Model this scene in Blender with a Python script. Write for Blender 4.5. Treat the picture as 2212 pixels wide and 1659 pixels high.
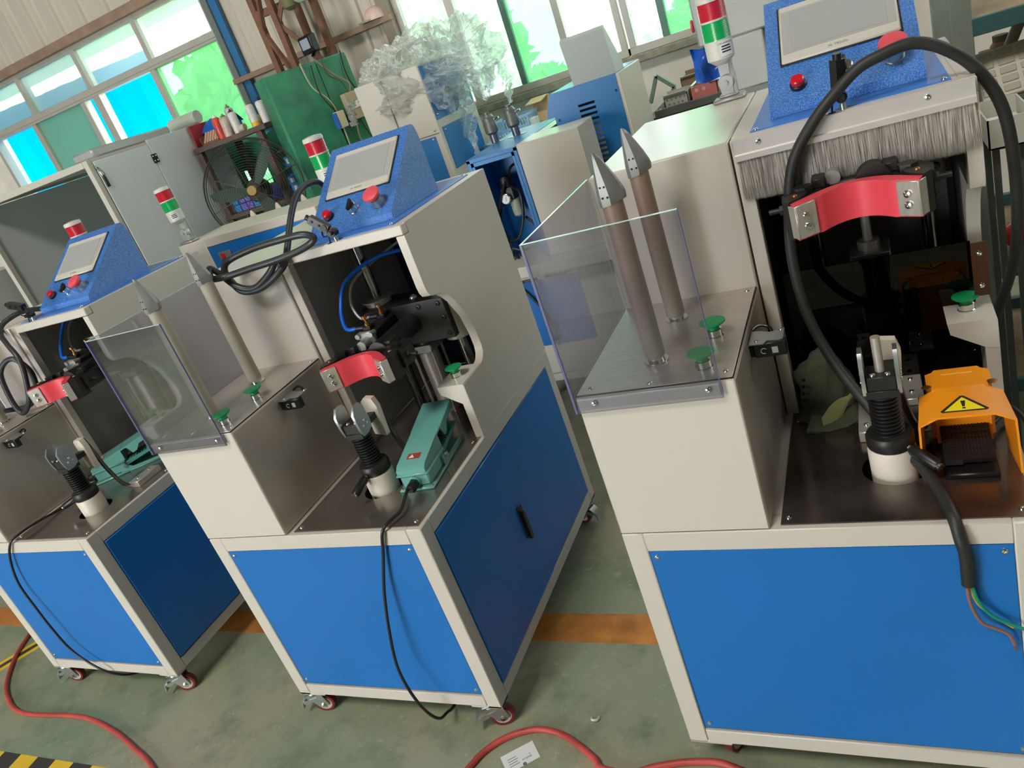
import bpy, bmesh, math, random
from mathutils import Vector, Matrix
from math import pi, sin, cos, radians, sqrt
random.seed(7)
S = bpy.context.scene
COL = S.collection
for o in list(bpy.data.objects): bpy.data.objects.remove(o)

# ------------------------------------------------------------------ camera
FZ = -0.105                                    # floor level (the frames of the presses start at z = 0)
cam_d = bpy.data.cameras.new('camera'); cam = bpy.data.objects.new('camera', cam_d); COL.objects.link(cam)
cam.location = (1.9872, -1.369, 1.7176); cam.rotation_euler = (1.1547, 0.3257, 0.3717)
cam_d.sensor_fit = 'HORIZONTAL'; cam_d.sensor_width = 36.0; cam_d.lens = 36.0*1653.9/2212.0
cam_d.clip_start = 0.05; cam_d.clip_end = 200
S.camera = cam
# ------------------------------------------------------------------ light
def srgb(r, g, b):
    f = lambda c: (c/255/12.92) if c/255 <= 0.04045 else ((c/255+0.055)/1.055)**2.4
    return (f(r), f(g), f(b), 1)
wd = bpy.data.worlds.new('world'); S.world = wd; wd.use_nodes = True
bg = wd.node_tree.nodes['Background']; bg.inputs[0].default_value = (0.93, 0.98, 1.0, 1); bg.inputs[1].default_value = 13.0
def area(name, loc, target, sx, sy, watt, col):
    l = bpy.data.lights.new(name, 'AREA'); l.shape = 'RECTANGLE'; l.size = sx; l.size_y = sy; l.energy = watt; l.color = col
    o = bpy.data.objects.new(name, l); COL.objects.link(o); o.location = loc
    o.rotation_euler = (Vector(target)-Vector(loc)).to_track_quat('-Z', 'Y').to_euler(); return o
area('roof_skylight', (0.0, -5.0, 8.3), (0.3, 0.5, 0.8), 2.4, 1.6, 470, (1.0, 0.955, 0.895))
area('front_door_daylight', (-3.4, -6.8, 2.0), (0.0, 0.5, 0.8), 3.6, 3.2, 90, (1.0, 0.955, 0.90))
area('side_fill_light', (5.8, 2.4, 3.6), (-1.0, 1.6, 0.9), 3.4, 2.6, 120, (0.95, 0.98, 1.0))  # unseen fill lamp, added to brighten the right-facing sides
S.view_settings.view_transform = 'Standard'; S.view_settings.look = 'None'
S.view_settings.exposure = -0.08; S.view_settings.gamma = 1.0; S.view_settings.use_curve_mapping = False

# ------------------------------------------------------------------ materials
MATS = {}
def mat(name, col, rough=0.5, metal=0.0, var=0.0, vscale=8.0, bump=0.0, bscale=300.0, coat=0.0, spec=0.5, bdist=0.002, stretch=None, emit=None, ramp=None):
    if name in MATS: return MATS[name]
    m = bpy.data.materials.new(name); m.use_nodes = True; MATS[name] = m
    nt = m.node_tree; N = nt.nodes; K = nt.links; b = N['Principled BSDF']
    c = srgb(*col) if len(col) == 3 else col
    b.inputs['Base Color'].default_value = c; b.inputs['Roughness'].default_value = rough; b.inputs['Metallic'].default_value = metal
    b.inputs['Specular IOR Level'].default_value = spec; b.inputs['Coat Weight'].default_value = coat; b.inputs['Coat Roughness'].default_value = 0.15
    if emit: b.inputs['Emission Color'].default_value = c; b.inputs['Emission Strength'].default_value = emit
    tc = N.new('ShaderNodeTexCoord'); mp = N.new('ShaderNodeMapping'); K.new(tc.outputs['Object'], mp.inputs[0])
    if stretch: mp.inputs['Scale'].default_value = stretch
    if var > 0:
        n = N.new('ShaderNodeTexNoise'); n.inputs['Scale'].default_value = vscale; n.inputs['Detail'].default_value = 6; K.new(mp.outputs[0], n.inputs[0])
        r = N.new('ShaderNodeMapRange'); r.inputs[1].default_value = 0.3; r.inputs[2].default_value = 0.7
        r.inputs[3].default_value = 1-var; r.inputs[4].default_value = 1+var; K.new(n.outputs[0], r.inputs[0])
        mx = N.new('ShaderNodeVectorMath'); mx.operation = 'SCALE'; mx.inputs[0].default_value = c[:3]; K.new(r.outputs[0], mx.inputs['Scale']); K.new(mx.outputs[0], b.inputs['Base Color'])
        r2 = N.new('ShaderNodeMapRange'); r2.inputs[1].default_value = 0.3; r2.inputs[2].default_value = 0.7
        r2.inputs[3].default_value = max(0.02, rough-var*0.5); r2.inputs[4].default_value = min(1, rough+var*0.5); K.new(n.outputs[0], r2.inputs[0]); K.new(r2.outputs[0], b.inputs['Roughness'])
    if bump > 0:
        n2 = N.new('ShaderNodeTexNoise'); n2.inputs['Scale'].default_value = bscale; n2.inputs['Detail'].default_value = 3; K.new(mp.outputs[0], n2.inputs[0])
        bp = N.new('ShaderNodeBump'); bp.inputs['Strength'].default_value = bump; bp.inputs['Distance'].default_value = bdist; K.new(n2.outputs[0], bp.inputs['Height']); K.new(bp.outputs[0], b.inputs['Normal'])
    return m
def clear(name, tint, refl=0.06, rough=0.02, fres=0.6):
    m = bpy.data.materials.new(name); m.use_nodes = True; MATS[name] = m; nt = m.node_tree; N = nt.nodes; K = nt.links
    N.remove(N['Principled BSDF']); out = N['Material Output']
    t = N.new('ShaderNodeBsdfTransparent'); t.inputs[0].default_value = (*tint, 1)
    g = N.new('ShaderNodeBsdfGlossy'); g.inputs['Roughness'].default_value = rough; g.inputs[0].default_value = (1, 1, 1, 1)
    f = N.new('ShaderNodeLayerWeight'); f.inputs[0].default_value = 0.25
    mu = N.new('ShaderNodeMath'); mu.operation = 'MULTIPLY_ADD'; K.new(f.outputs['Fresnel'], mu.inputs[0]); mu.inputs[1].default_value = fres; mu.inputs[2].default_value = refl*0.3
    mx = N.new('ShaderNodeMixShader'); K.new(mu.outputs[0], mx.inputs[0]); K.new(t.outputs[0], mx.inputs[1]); K.new(g.outputs[0], mx.inputs[2]); K.new(mx.outputs[0], out.inputs[0])
    return m
BEIGE = mat('beige_paint', (204, 197, 185), 0.32, var=0.02, vscale=3, bump=0.05, bscale=700)
BEIGE2 = mat('beige_paint_rear', (206, 200, 186), 0.35, var=0.02, vscale=3, bump=0.05, bscale=700)
BLUE = mat('blue_paint', (22, 108, 184), 0.34, var=0.05, vscale=2.5, bump=0.1, bscale=600)
BLUE_H = mat('blue_hammer_paint_glints', (60, 124, 200), 0.24, bump=0.8, bscale=300, spec=0.8, bdist=0.003)
def hammer_glints(m):
    N = m.node_tree.nodes; K = m.node_tree.links; b = N['Principled BSDF']; tc = N.new('ShaderNodeTexCoord'); n = N.new('ShaderNodeTexNoise'); n.inputs['Scale'].default_value = 330; n.inputs['Detail'].default_value = 2; K.new(tc.outputs['Object'], n.inputs[0])
    r = N.new('ShaderNodeMapRange'); K.new(n.outputs[0], r.inputs[0]); r.inputs[1].default_value = 0.44; r.inputs[2].default_value = 0.60; x = N.new('ShaderNodeMix'); x.data_type = 'RGBA'; K.new(r.outputs[0], x.inputs[0]); x.inputs[6].default_value = srgb(34, 106, 188); x.inputs[7].default_value = srgb(84, 140, 212); K.new(x.outputs[2], b.inputs['Base Color'])  # light-blue specks in the colour stand in for glints on the hammered paint
hammer_glints(BLUE_H)
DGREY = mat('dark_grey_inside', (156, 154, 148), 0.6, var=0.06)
BLACKM = mat('black_oxide_steel', (44, 43, 41), 0.42, metal=0.35, var=0.12, vscale=20)
BLACKP = mat('black_plastic', (22, 22, 23), 0.38)
RUBBER = mat('black_rubber', (40, 40, 38), 0.55, var=0.18, vscale=30)
STEEL = mat('brushed_stainless', (196, 190, 180), 0.34, metal=0.55, var=0.10, vscale=6, stretch=(2, 26, 2))
STEEL2 = mat('satin_stainless_side', (192, 184, 172), 0.42, metal=0.5, var=0.06, vscale=4, stretch=(3, 3, 1))
STEELT = mat('table_stainless', (150, 144, 136), 0.2, metal=0.8, var=0.12, vscale=5)
STEELD = mat('worn_stainless', (112, 104, 97), 0.24, metal=0.85, var=0.3, vscale=7)
CHROME = mat('chrome', (225, 225, 222), 0.12, metal=1.0)
ZINC = mat('zinc_plate', (176, 182, 180), 0.33, metal=0.85, var=0.08, vscale=30)
ALU = mat('cast_aluminium', (170, 171, 166), 0.42, metal=0.6, var=0.06, vscale=20)
ALUR = mat('aluminium_rail', (214, 208, 202), 0.34, metal=0.4, var=0.03)
RED = mat('red_polyurethane', (226, 72, 84), 0.42, var=0.05, vscale=20)
REDB = mat('red_button', (205, 22, 34), 0.25, coat=0.3)
REDE = mat('red_mushroom', (224, 82, 92), 0.45)
GREENB = mat('green_button', (18, 158, 92), 0.4)
TEAL = mat('teal_cast_paint', (102, 164, 154), 0.3, coat=0.3, var=0.04, vscale=12)
ORANGE = mat('orange_paint', (240, 148, 24), 0.35, coat=0.2, var=0.05, vscale=14)
WHITEP = mat('white_plastic', (214, 206, 190), 0.4, var=0.05, vscale=20)
LGREY = mat('light_grey_plastic', (204, 202, 192), 0.45)
HMIG = mat('hmi_bezel', (200, 196, 184), 0.4)
HMIS = mat('hmi_side_band', (172, 170, 164), 0.35)
SCREEN = mat('hmi_screen', (168, 170, 166), 0.12, spec=0.6)
PIPE = mat('grey_pipe', (176, 170, 152), 0.55, var=0.10, vscale=9)
CONE = mat('cone_steel', (140, 140, 135), 0.46, metal=0.55, var=0.15, vscale=25)
LAMPR = mat('lamp_red', (196, 30, 52), 0.2, coat=0.4)
LAMPG = mat('lamp_green', (0, 168, 84), 0.2, coat=0.4)
TYRE = mat('maroon_tyre', (116, 26, 34), 0.4)
HUB = mat('cream_hub', (206, 198, 182), 0.45)
BRASS = mat('brass', (176, 126, 76), 0.35, metal=0.9)
HOSEB = mat('blue_air_tube', (20, 104, 214), 0.3)
GUARD = clear('clear_acrylic', (0.84, 0.84, 0.88), 0.10)
GEDGE = mat('acrylic_edge', (190, 214, 206), 0.2)
GEDGE2 = mat('acrylic_edge_violet', (96, 98, 138), 0.25)
SMOKE = clear('brown_smoked_acrylic', (0.14, 0.08, 0.055), 0.05, fres=0.3)
def heat_mat():
    m = mat('heat_tinted_pipe', (170, 160, 142), 0.5, metal=0.15, var=0.2, vscale=9); nt = m.node_tree; N = nt.nodes; K = nt.links; b = N['Principled BSDF']
    src = b.inputs['Base Color'].links[0].from_socket; tc = N.new('ShaderNodeTexCoord'); sp = N.new('ShaderNodeSeparateXYZ'); K.new(tc.outputs['Object'], sp.inputs[0])
    n = N.new('ShaderNodeTexNoise'); n.inputs['Scale'].default_value = 9; K.new(tc.outputs['Object'], n.inputs[0])
    ad = N.new('ShaderNodeMath'); ad.operation = 'MULTIPLY_ADD'; K.new(n.outputs[0], ad.inputs[0]); ad.inputs[1].default_value = 0.16; K.new(sp.outputs[2], ad.inputs[2])
    r = N.new('ShaderNodeMapRange'); K.new(ad.outputs[0], r.inputs[0]); r.inputs[1].default_value = 1.16; r.inputs[2].default_value = 1.38
    x = N.new('ShaderNodeMix'); x.data_type = 'RGBA'; K.new(r.outputs[0], x.inputs[0]); K.new(src, x.inputs[6]); x.inputs[7].default_value = srgb(146, 122, 106); K.new(x.outputs[2], b.inputs['Base Color']); return m
HOLE = mat('hole_dark', (10, 10, 10), 0.8)
INK = mat('ink_black', (28, 28, 28), 0.6)
PAPER = mat('label_white', (226, 226, 222), 0.5)

# ------------------------------------------------------------------ mesh helpers
class Mb:
    def __init__(s): s.v = []; s.f = []
    def add(s, vs, fs):
        k = len(s.v); s.v += [tuple(v) for v in vs]; s.f += [tuple(i+k for i in f) for f in fs]; return s
    def box(s, x0, x1, y0, y1, z0, z1, b=0.0):
        if x0 > x1: x0, x1 = x1, x0
        if y0 > y1: y0, y1 = y1, y0
        if z0 > z1: z0, z1 = z1, z0
        b = min(b, (x1-x0)*0.45, (y1-y0)*0.45, (z1-z0)*0.45)
        if b <= 0:
            return s.add([(x0,y0,z0),(x1,y0,z0),(x1,y1,z0),(x0,y1,z0),(x0,y0,z1),(x1,y0,z1),(x1,y1,z1),(x0,y1,z1)],
                         [(0,3,2,1),(4,5,6,7),(0,1,5,4),(1,2,6,5),(2,3,7,6),(3,0,4,7)])
        vs = []; idx = {}
        for i, X in enumerate((x0, x1)):
            for j, Y in enumerate((y0, y1)):
                for k, Z in enumerate((z0, z1)):
                    dx, dy, dz = (b, -b)[i], (b, -b)[j], (b, -b)[k]
                    for a, p in enumerate(((X, Y+dy, Z+dz), (X+dx, Y, Z+dz), (X+dx, Y+dy, Z))):
                        idx[i, j, k, a] = len(vs); vs.append(p)
        F = []
        for i in (0, 1): F.append([idx[i, j, k, 0] for j, k in ((0,0),(1,0),(1,1),(0,1))])
        for j in (0, 1): F.append([idx[i, j, k, 1] for i, k in ((0,0),(1,0),(1,1),(0,1))])
        for k in (0, 1): F.append([idx[i, j, k, 2] for i, j in ((0,0),(1,0),(1,1),(0,1))])
        for j in (0, 1):
            for k in (0, 1): F.append([idx[0,j,k,1], idx[1,j,k,1], idx[1,j,k,2], idx[0,j,k,2]])
        for i in (0, 1):
            for k in (0, 1): F.append([idx[i,0,k,0], idx[i,1,k,0], idx[i,1,k,2], idx[i,0,k,2]])
        for i in (0, 1):
            for j in (0, 1): F.append([idx[i,j,0,0], idx[i,j,1,0], idx[i,j,1,1], idx[i,j,0,1]])
        for i in (0, 1):
            for j in (0, 1):
                for k in (0, 1): F.append([idx[i,j,k,a] for a in (0, 1, 2)])
        return s.add(vs, F)
    def cyl(s, p0, p1, r0, r1=None, n=16):
        r1 = r0 if r1 is None else r1
        p0, p1 = Vector(p0), Vector(p1); d = (p1-p0).normalized()
        u = d.orthogonal().normalized(); w = d.cross(u); vs = []
        for p, r in ((p0, r0), (p1, r1)):
            for i in range(n): a = 2*pi*i/n; vs.append(p+u*(r*cos(a))+w*(r*sin(a)))
        return s.add(vs, [(i, (i+1)%n, n+(i+1)%n, n+i) for i in range(n)]+[tuple(range(n-1, -1, -1)), tuple(range(n, 2*n))])
    def lathe(s, prof, o=(0,0,0), d=(0,0,1), n=24, cap=True):
        o, d = Vector(o), Vector(d).normalized(); u = d.orthogonal().normalized(); w = d.cross(u); vs = []
        for r, h in prof:
            for i in range(n): a = 2*pi*i/n; vs.append(o+d*h+u*(r*cos(a))+w*(r*sin(a)))
        fs = [(k*n+i, k*n+(i+1)%n, (k+1)*n+(i+1)%n, (k+1)*n+i) for k in range(len(prof)-1) for i in range(n)]
        if cap: fs += [tuple(range(n-1, -1, -1)), tuple(range((len(prof)-1)*n, len(prof)*n))]
        return s.add(vs, fs)
    def tube(s, pts, r, n=10, smooth=6, taper=None):
        P = [Vector(p) for p in pts]
        if smooth > 1 and len(P) > 2:
            Q = []
            for i in range(len(P)-1):
                a, b, c, e = P[max(i-1, 0)], P[i], P[i+1], P[min(i+2, len(P)-1)]
                for k in range(smooth):
                    t = k/smooth
                    Q.append(0.5*((2*b)+(c-a)*t+(2*a-5*b+4*c-e)*t*t+(3*b-a-3*c+e)*t**3))
            P = Q+[P[-1]]
        vs = []; u = None
        for i, p in enumerate(P):
            d = (P[min(i+1, len(P)-1)]-P[max(i-1, 0)]).normalized()
            if u is None: u = d.orthogonal().normalized()
            u = (u-d*u.dot(d)).normalized(); w = d.cross(u)
            rr = r if taper is None else r*taper(i/(len(P)-1))
            for j in range(n): a = 2*pi*j/n; vs.append(p+u*(rr*cos(a))+w*(rr*sin(a)))
        m = len(P)
        return s.add(vs, [(k*n+i, k*n+(i+1)%n, (k+1)*n+(i+1)%n, (k+1)*n+i) for k in range(m-1) for i in range(n)]+[tuple(range(n-1, -1, -1)), tuple(range((m-1)*n, m*n))])
    def prism(s, poly, ax, a, b):
        def P(q, h): return {'x': (h, q[0], q[1]), 'y': (q[0], h, q[1]), 'z': (q[0], q[1], h)}[ax]
        n = len(poly)
        return s.add([P(q, a) for q in poly]+[P(q, b) for q in poly], [(i, (i+1)%n, n+(i+1)%n, n+i) for i in range(n)]+[tuple(range(n-1, -1, -1)), tuple(range(n, 2*n))])
    def sphere(s, c, r, n=12, sz=1.0):
        prof = [(max(1e-4, r*sin(pi*k/(n//2))), -r*cos(pi*k/(n//2))*sz) for k in range(n//2+1)]
        return s.lathe(prof, c, (0, 0, 1), n)
    def bar(s, p0, p1, w, h, up=(0, 0, 1)):
        p0, p1 = Vector(p0), Vector(p1); d = (p1-p0).normalized(); up = Vector(up)
        u = d.cross(up)
        u = (d.orthogonal() if u.length < 1e-4 else u).normalized(); q = u.cross(d).normalized(); vs = []
        for p in (p0, p1):
            for a, c in ((-1, -1), (1, -1), (1, 1), (-1, 1)): vs.append(p+u*(a*w/2)+q*(c*h/2))
        return s.add(vs, [(0,1,2,3), (7,6,5,4), (0,4,5,1), (1,5,6,2), (2,6,7,3), (3,7,4,0)])
    def xf(s, M):
        s.v = [tuple(M @ Vector(v)) for v in s.v]; return s
    def mesh(s, name, mt, sharp=40):
        me = bpy.data.meshes.new(name); me.from_pydata(s.v, [], s.f)
        bm = bmesh.new(); bm.from_mesh(me); bmesh.ops.recalc_face_normals(bm, faces=bm.faces); bm.to_mesh(me); bm.free()
        if mt: me.materials.append(mt)
        if sharp: me.polygons.foreach_set('use_smooth', [True]*len(me.polygons)); me.set_sharp_from_angle(angle=radians(sharp))
        me.update(); return me
    def build(s, name, mt, parent=None, label=None, sharp=40):
        return put(name, s.mesh(name, mt, sharp), parent, label=label)
def put(name, me, parent=None, loc=None, rot=None, label=None):
    o = bpy.data.objects.new(name, me); COL.objects.link(o)
    if parent:
        o.parent = parent
        if parent.get('_zo'): o.location.z = 0.105
    if loc is not None: o.location = Vector(loc)+(Vector((0, 0, 0.105)) if parent and parent.get('_zo') else Vector((0, 0, 0)))
    if rot is not None: o.rotation_euler = rot
    if label: o['label'] = label
    return o
def empty(name, loc, rz=0):
    o = bpy.data.objects.new(name, None); COL.objects.link(o); o.location = loc; o.rotation_euler = (0, 0, rz); o.empty_display_size = 0.1; return o
def tag(o, label, cat, group=None):
    o['label'] = label; o['category'] = cat
    if group: o['group'] = group
    return o
def struct(o): o['kind'] = 'structure'; return o
_scr = {}
def screw(parent, p, d=(0, -1, 0), r=0.0055, mt=None, name='screw'):
    mt = mt or CHROME; k = (round(r, 5), mt.name)
    if k not in _scr: _scr[k] = Mb().lathe([(r, -0.002), (r, 0.0008), (r*0.8, r*0.45), (r*0.35, r*0.6), (r*0.3, r*0.3), (1e-4, r*0.3)], n=12).mesh(name, mt)
    return put(name, _scr[k], parent, p, Vector(d).to_track_quat('Z', 'Y').to_euler())
def ray3(f): return f
def text(parent, body, p, rot, size, mt, name='lettering', ext=0.0003):
    cu = bpy.data.curves.new(name, 'FONT'); cu.body = body; cu.size = size; cu.extrude = ext; cu.align_x = 'CENTER'; cu.align_y = 'CENTER'
    t = bpy.data.objects.new(name, cu); me = bpy.data.meshes.new_from_object(t); bpy.data.objects.remove(t)
    if not len(me.vertices): return None
    me.materials.clear(); me.materials.append(mt)
    return put(name, me, parent, p, rot)
# ------------------------------------------------------------------ the room shell is in c_room; the presses
W, D, H, HB, TOP = 0.8, 1.078, 0.680, 1.043, 1.385
WB, YB, YH = 0.326, 0.450, 0.458

def plate_with_hole(x0, x1, y0, y1, z0, z1, cx, cy, r, n=32):
    m = Mb(); h = r*1.35; vs = []; fs = []
    ring = [(cx+r*cos(2*pi*i/n), cy+r*sin(2*pi*i/n)) for i in range(n)]
    sq = []
    for i in range(n):
        a = 2*pi*i/n; k = h/max(abs(cos(a)), abs(sin(a))); sq.append((cx+k*cos(a), cy+k*sin(a)))
    for z in (z1, z0):
        b = len(vs); vs += [(x, y, z) for x, y in ring]+[(x, y, z) for x, y in sq]
        fs += [(b+i, b+(i+1)%n, b+n+(i+1)%n, b+n+i) for i in range(n)]
    fs += [(i, (i+1)%n, 2*n+(i+1)%n, 2*n+i) for i in range(n)]
    m.add(vs, fs)
    m.box(x0, cx-h, y0, y1, z0, z1); m.box(cx+h, x1, y0, y1, z0, z1)
    m.box(cx-h, cx+h, y0, cy-h, z0, z1); m.box(cx-h, cx+h, cy+h, y1, z0, z1)
    return m

def caster(root, x, y, ang):
    """swivel caster with brake pedal; the pedal points along ang"""
    M = Matrix.Translation((x, y, 0)) @ Matrix.Rotation(ang, 4, 'Z')
    c = Mb().box(-0.026, 0.026, -0.026, 0.026, -0.006, 0.0, 0.001).lathe([(0.022, -0.02), (0.026, -0.012), (0.024, -0.006)], n=20).xf(M).build('caster', ZINC, root)
    off = -0.022                                 # wheel trails behind the swivel
    f = Mb()
    for sx in (-1, 1):
        f.prism([(-0.03, -0.012), (0.03, -0.012), (0.022, -0.03), (off+0.016, -0.075), (off-0.008, -0.080), (off-0.02, -0.066), (-0.034, -0.03)], 'x', sx*0.017, sx*0.0195)
    f.box(-0.0195, 0.0195, -0.03, 0.03, -0.016, -0.012)
    f.xf(M).build('fork', ZINC, c)
    w = Mb().lathe([(0.027, -0.0115), (0.036, -0.0115), (0.0375, -0.008), (0.0375, 0.008), (0.036, 0.0115), (0.027, 0.0115)], (0, off, -0.0675), (1, 0, 0), 28, cap=False).xf(M).build('tyre', TYRE, c)
    Mb().lathe([(1e-4, -0.012), (0.010, -0.012), (0.011, -0.008), (0.019, -0.008), (0.021, -0.011), (0.0275, -0.011), (0.0275, 0.011), (0.021, 0.011), (0.019, 0.008), (0.011, 0.008), (0.010, 0.012), (1e-4, 0.012)], (0, off, -0.0675), (1, 0, 0), 24, cap=False).xf(M).build('hub', HUB, c)
    Mb().cyl((-0.026, off, -0.0675), (0.026, off, -0.0675), 0.006, n=6).cyl((-0.022, off, -0.0675), (0.022, off, -0.0675), 0.009, n=6).xf(M).build('axle_bolt', CHROME, c)
    p = Mb()
    p.prism([(0.012, -0.024), (0.036, -0.022), (0.060, -0.046), (0.066, -0.074), (0.061, -0.075), (0.053, -0.049), (0.034, -0.028), (0.012, -0.029)], 'x', -0.018, 0.018)
    for sx in (-1, 1): p.prism([(-0.01, -0.028), (0.05, -0.04), (0.044, -0.054), (0.02, -0.05)], 'x', sx*0.019, sx*0.021)
    p.xf(M).build('brake_pedal', ZINC, c)
    return c

def signal_tower(root, x, y, z=TOP, own=False, rz=0.0, tilt=0.0):
    """stack light on a tilting bracket; child of root"""
    T = Matrix.Translation((x, y, z)) @ Matrix.Rotation(rz, 4, 'Z')
    T2 = T @ Matrix.Translation((0, 0, 0.055)) @ Matrix.Rotation(tilt, 4, 'Y') @ Matrix.Translation((0, 0, -0.055))
    b = Mb().box(-0.045, 0.045, -0.03, 0.03, 0, 0.012, 0.005).box(-0.026, 0.026, -0.02, 0.02, 0.012, 0.02, 0.003)
    b.prism([(-0.016, 0.018), (0.016, 0.018), (0.018, 0.05), (0.010, 0.066), (-0.010, 0.066), (-0.018, 0.05)], 'y', -0.014, 0.002)
    b.lathe([(0.020, -0.015), (0.022, -0.01), (0.022, 0.0)], (0, 0, 0.05), (0, 1, 0), 20)
    t = b.xf(T).build('signal_tower', ALU, root)
    a = Mb().lathe([(0.022, 0.0), (0.022, 0.012), (0.019, 0.016)], (0, 0, 0.05), (0, 1, 0), 20)
    a.prism([(-0.012, 0.05), (0.012, 0.05), (0.014, 0.085), (0.016, 0.112), (-0.016, 0.112), (-0.014, 0.085)], 'y', 0.0, 0.016)
    a.cyl((0, -0.02, 0.05), (0, 0.022, 0.05), 0.007, n=6)
    a.xf(T2).build('pivot_arm', ALU, t)
    Mb().lathe([(0.018, 0.100), (0.030, 0.110), (0.0372, 0.116), (0.038, 0.160), (0.038, 0.166)], n=28).xf(T2).build('lamp_base', LGREY, t)
    def ribs(z0, z1, r):
        k = 14; pr = []
        for i in range(k): pr += [(r, z0+(z1-z0)*i/k), (r*0.975, z0+(z1-z0)*(i+0.5)/k)]
        return pr+[(r, z1)]
    Mb().lathe(ribs(0.166, 0.214, 0.0372), n=40).xf(T2).build('green_lens', LAMPG, t)
    Mb().lathe([(0.0382, 0.214), (0.0382, 0.219)], n=28).xf(T2).build('lens_ring', LGREY, t)
    Mb().lathe(ribs(0.219, 0.264, 0.0372), n=40).xf(T2).build('red_lens', LAMPR, t)
    Mb().lathe([(0.0382, 0.264), (0.0382, 0.272), (0.0355, 0.279), (0.012, 0.283), (1e-4, 0.283)], n=28).xf(T2).build('lamp_cap', LGREY, t)
    # sticker wrapped on the lamp base
    st = Mb(); vs = []; n = 8; a0, a1 = -1.42, -0.45
    for zz in (0.122, 0.162):
        for i in range(n+1):
            q = a0+(a1-a0)*i/n; vs.append((0.0386*cos(q), 0.0386*sin(q), zz))
    st.add(vs, [(i, i+1, n+2+i, n+1+i) for i in range(n)]); lab = st.xf(T2).build('sticker', PAPER, t)
    for k, (s_, wd_) in enumerate(((0.155, 0.5), (0.147, 0.42), (0.140, 0.46), (0.133, 0.44))):
        ln = Mb(); vs = []
        for zz in (s_-0.0018, s_+0.0018):
            for i in range(n+1):
                q = -0.93-wd_*0.8+2*wd_*0.8*i/n; vs.append((0.0389*cos(q), 0.0389*sin(q), zz))
        fs = [(i, i+1, n+2+i, n+1+i) for i in range(n) if k > 0 or i % 4 != 2]
        if k > 0: ln.add(vs, fs); ln.xf(T2).build('print_line', INK, lab)
    tx = text(lab, 'LED warning light', (0, 0, 0), (0, 0, 0), 0.0056, INK)
    if tx:
        me = tx.data
        for v in me.vertices:
            q = -0.93+v.co.x/0.0389; zz = 0.1555+v.co.y; v.co = T2 @ Vector((0.0390*cos(q), 0.0390*sin(q), zz))
        me.update()
    return t

def cone_pipe(root, x, y, heat, ang):
    z0 = HB
    p = Mb().lathe([(0.019, 0.012), (0.0215, 0.016), (0.0215, 0.366)], (x, y, z0), n=28).build('heating_pipe', heat_mat() if heat else PIPE, root)
    Mb().lathe([(0.024, 0.0), (0.026, 0.001), (0.026, 0.004), (0.018, 0.004), (0.018, 0.014)], (x, y, z0), n=20).build('pipe_ring', CHROME, p)
    T = Matrix.Translation((x, y, z0+0.360)) @ Matrix.Rotation(ang, 4, 'Z')
    # perforated toe cone: flat on one face, rounded tip
    base = [(-0.024, -0.010), (-0.016, -0.021), (0.003, -0.026), (0.010, -0.022), (0.030, -0.008), (0.033, 0.0), (0.026, 0.012), (0.010, 0.020), (-0.012, 0.019), (-0.022, 0.008)]
    ap = (-0.012, -0.004); n = len(base); vs = []; prof = ((-0.012, 0.93), (0.0, 0.96), (0.014, 0.92), (0.035, 0.75), (0.058, 0.52), (0.076, 0.32), (0.086, 0.19), (0.0905, 0.07))
    for h, k in prof: vs += [(ap[0]+(x_-ap[0])*k, ap[1]+(y_-ap[1])*k, h-(0.010*(x_+0.01)/0.03 if h < 0.01 else 0)*-0.4) for x_, y_ in base]
    fs = [(k*n+i, k*n+(i+1)%n, (k+1)*n+(i+1)%n, (k+1)*n+i) for k in range(len(prof)-1) for i in range(n)]+[tuple(range(n-1, -1, -1)), tuple(range((len(prof)-1)*n, len(prof)*n))]
    cc = Mb().add(vs, fs).xf(T).build('toe_cone', CONE, root, sharp=28)
    fa, fb = Vector((-0.016, -0.021, 0)), Vector((0.003, -0.026, 0)); apv = Vector((ap[0], ap[1], 0))
    for k, (h, q) in enumerate(((0.006, 0.97), (0.026, 0.80), (0.046, 0.58), (0.064, 0.36))):
        for f in ((0.25, 0.8) if k < 2 else (0.5,)):
            p_ = apv+(fa.lerp(fb, f)-apv)*q; Mb().lathe([(0.0022, -0.001), (0.0022, 0.0008)], (p_.x, p_.y, h), (-0.25, -0.95, 0.25), 8).xf(T).build('air_hole', HOLE, cc)
    return p

def green_button(root, x, y, z):
    b = Mb().lathe([(0.018, 0), (0.018, 0.003), (0.0165, 0.004), (0.0165, 0.017), (0.013, 0.019)], (x, y, z), n=24).build('push_button', CHROME, root)
    Mb().lathe([(0.012, 0.017), (0.012, 0.024), (0.021, 0.028), (0.0275, 0.033), (0.0275, 0.0355), (0.022, 0.037), (1e-4, 0.0375)], (x, y, z), n=28).build('green_mushroom_head', GREENB, b)

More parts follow.
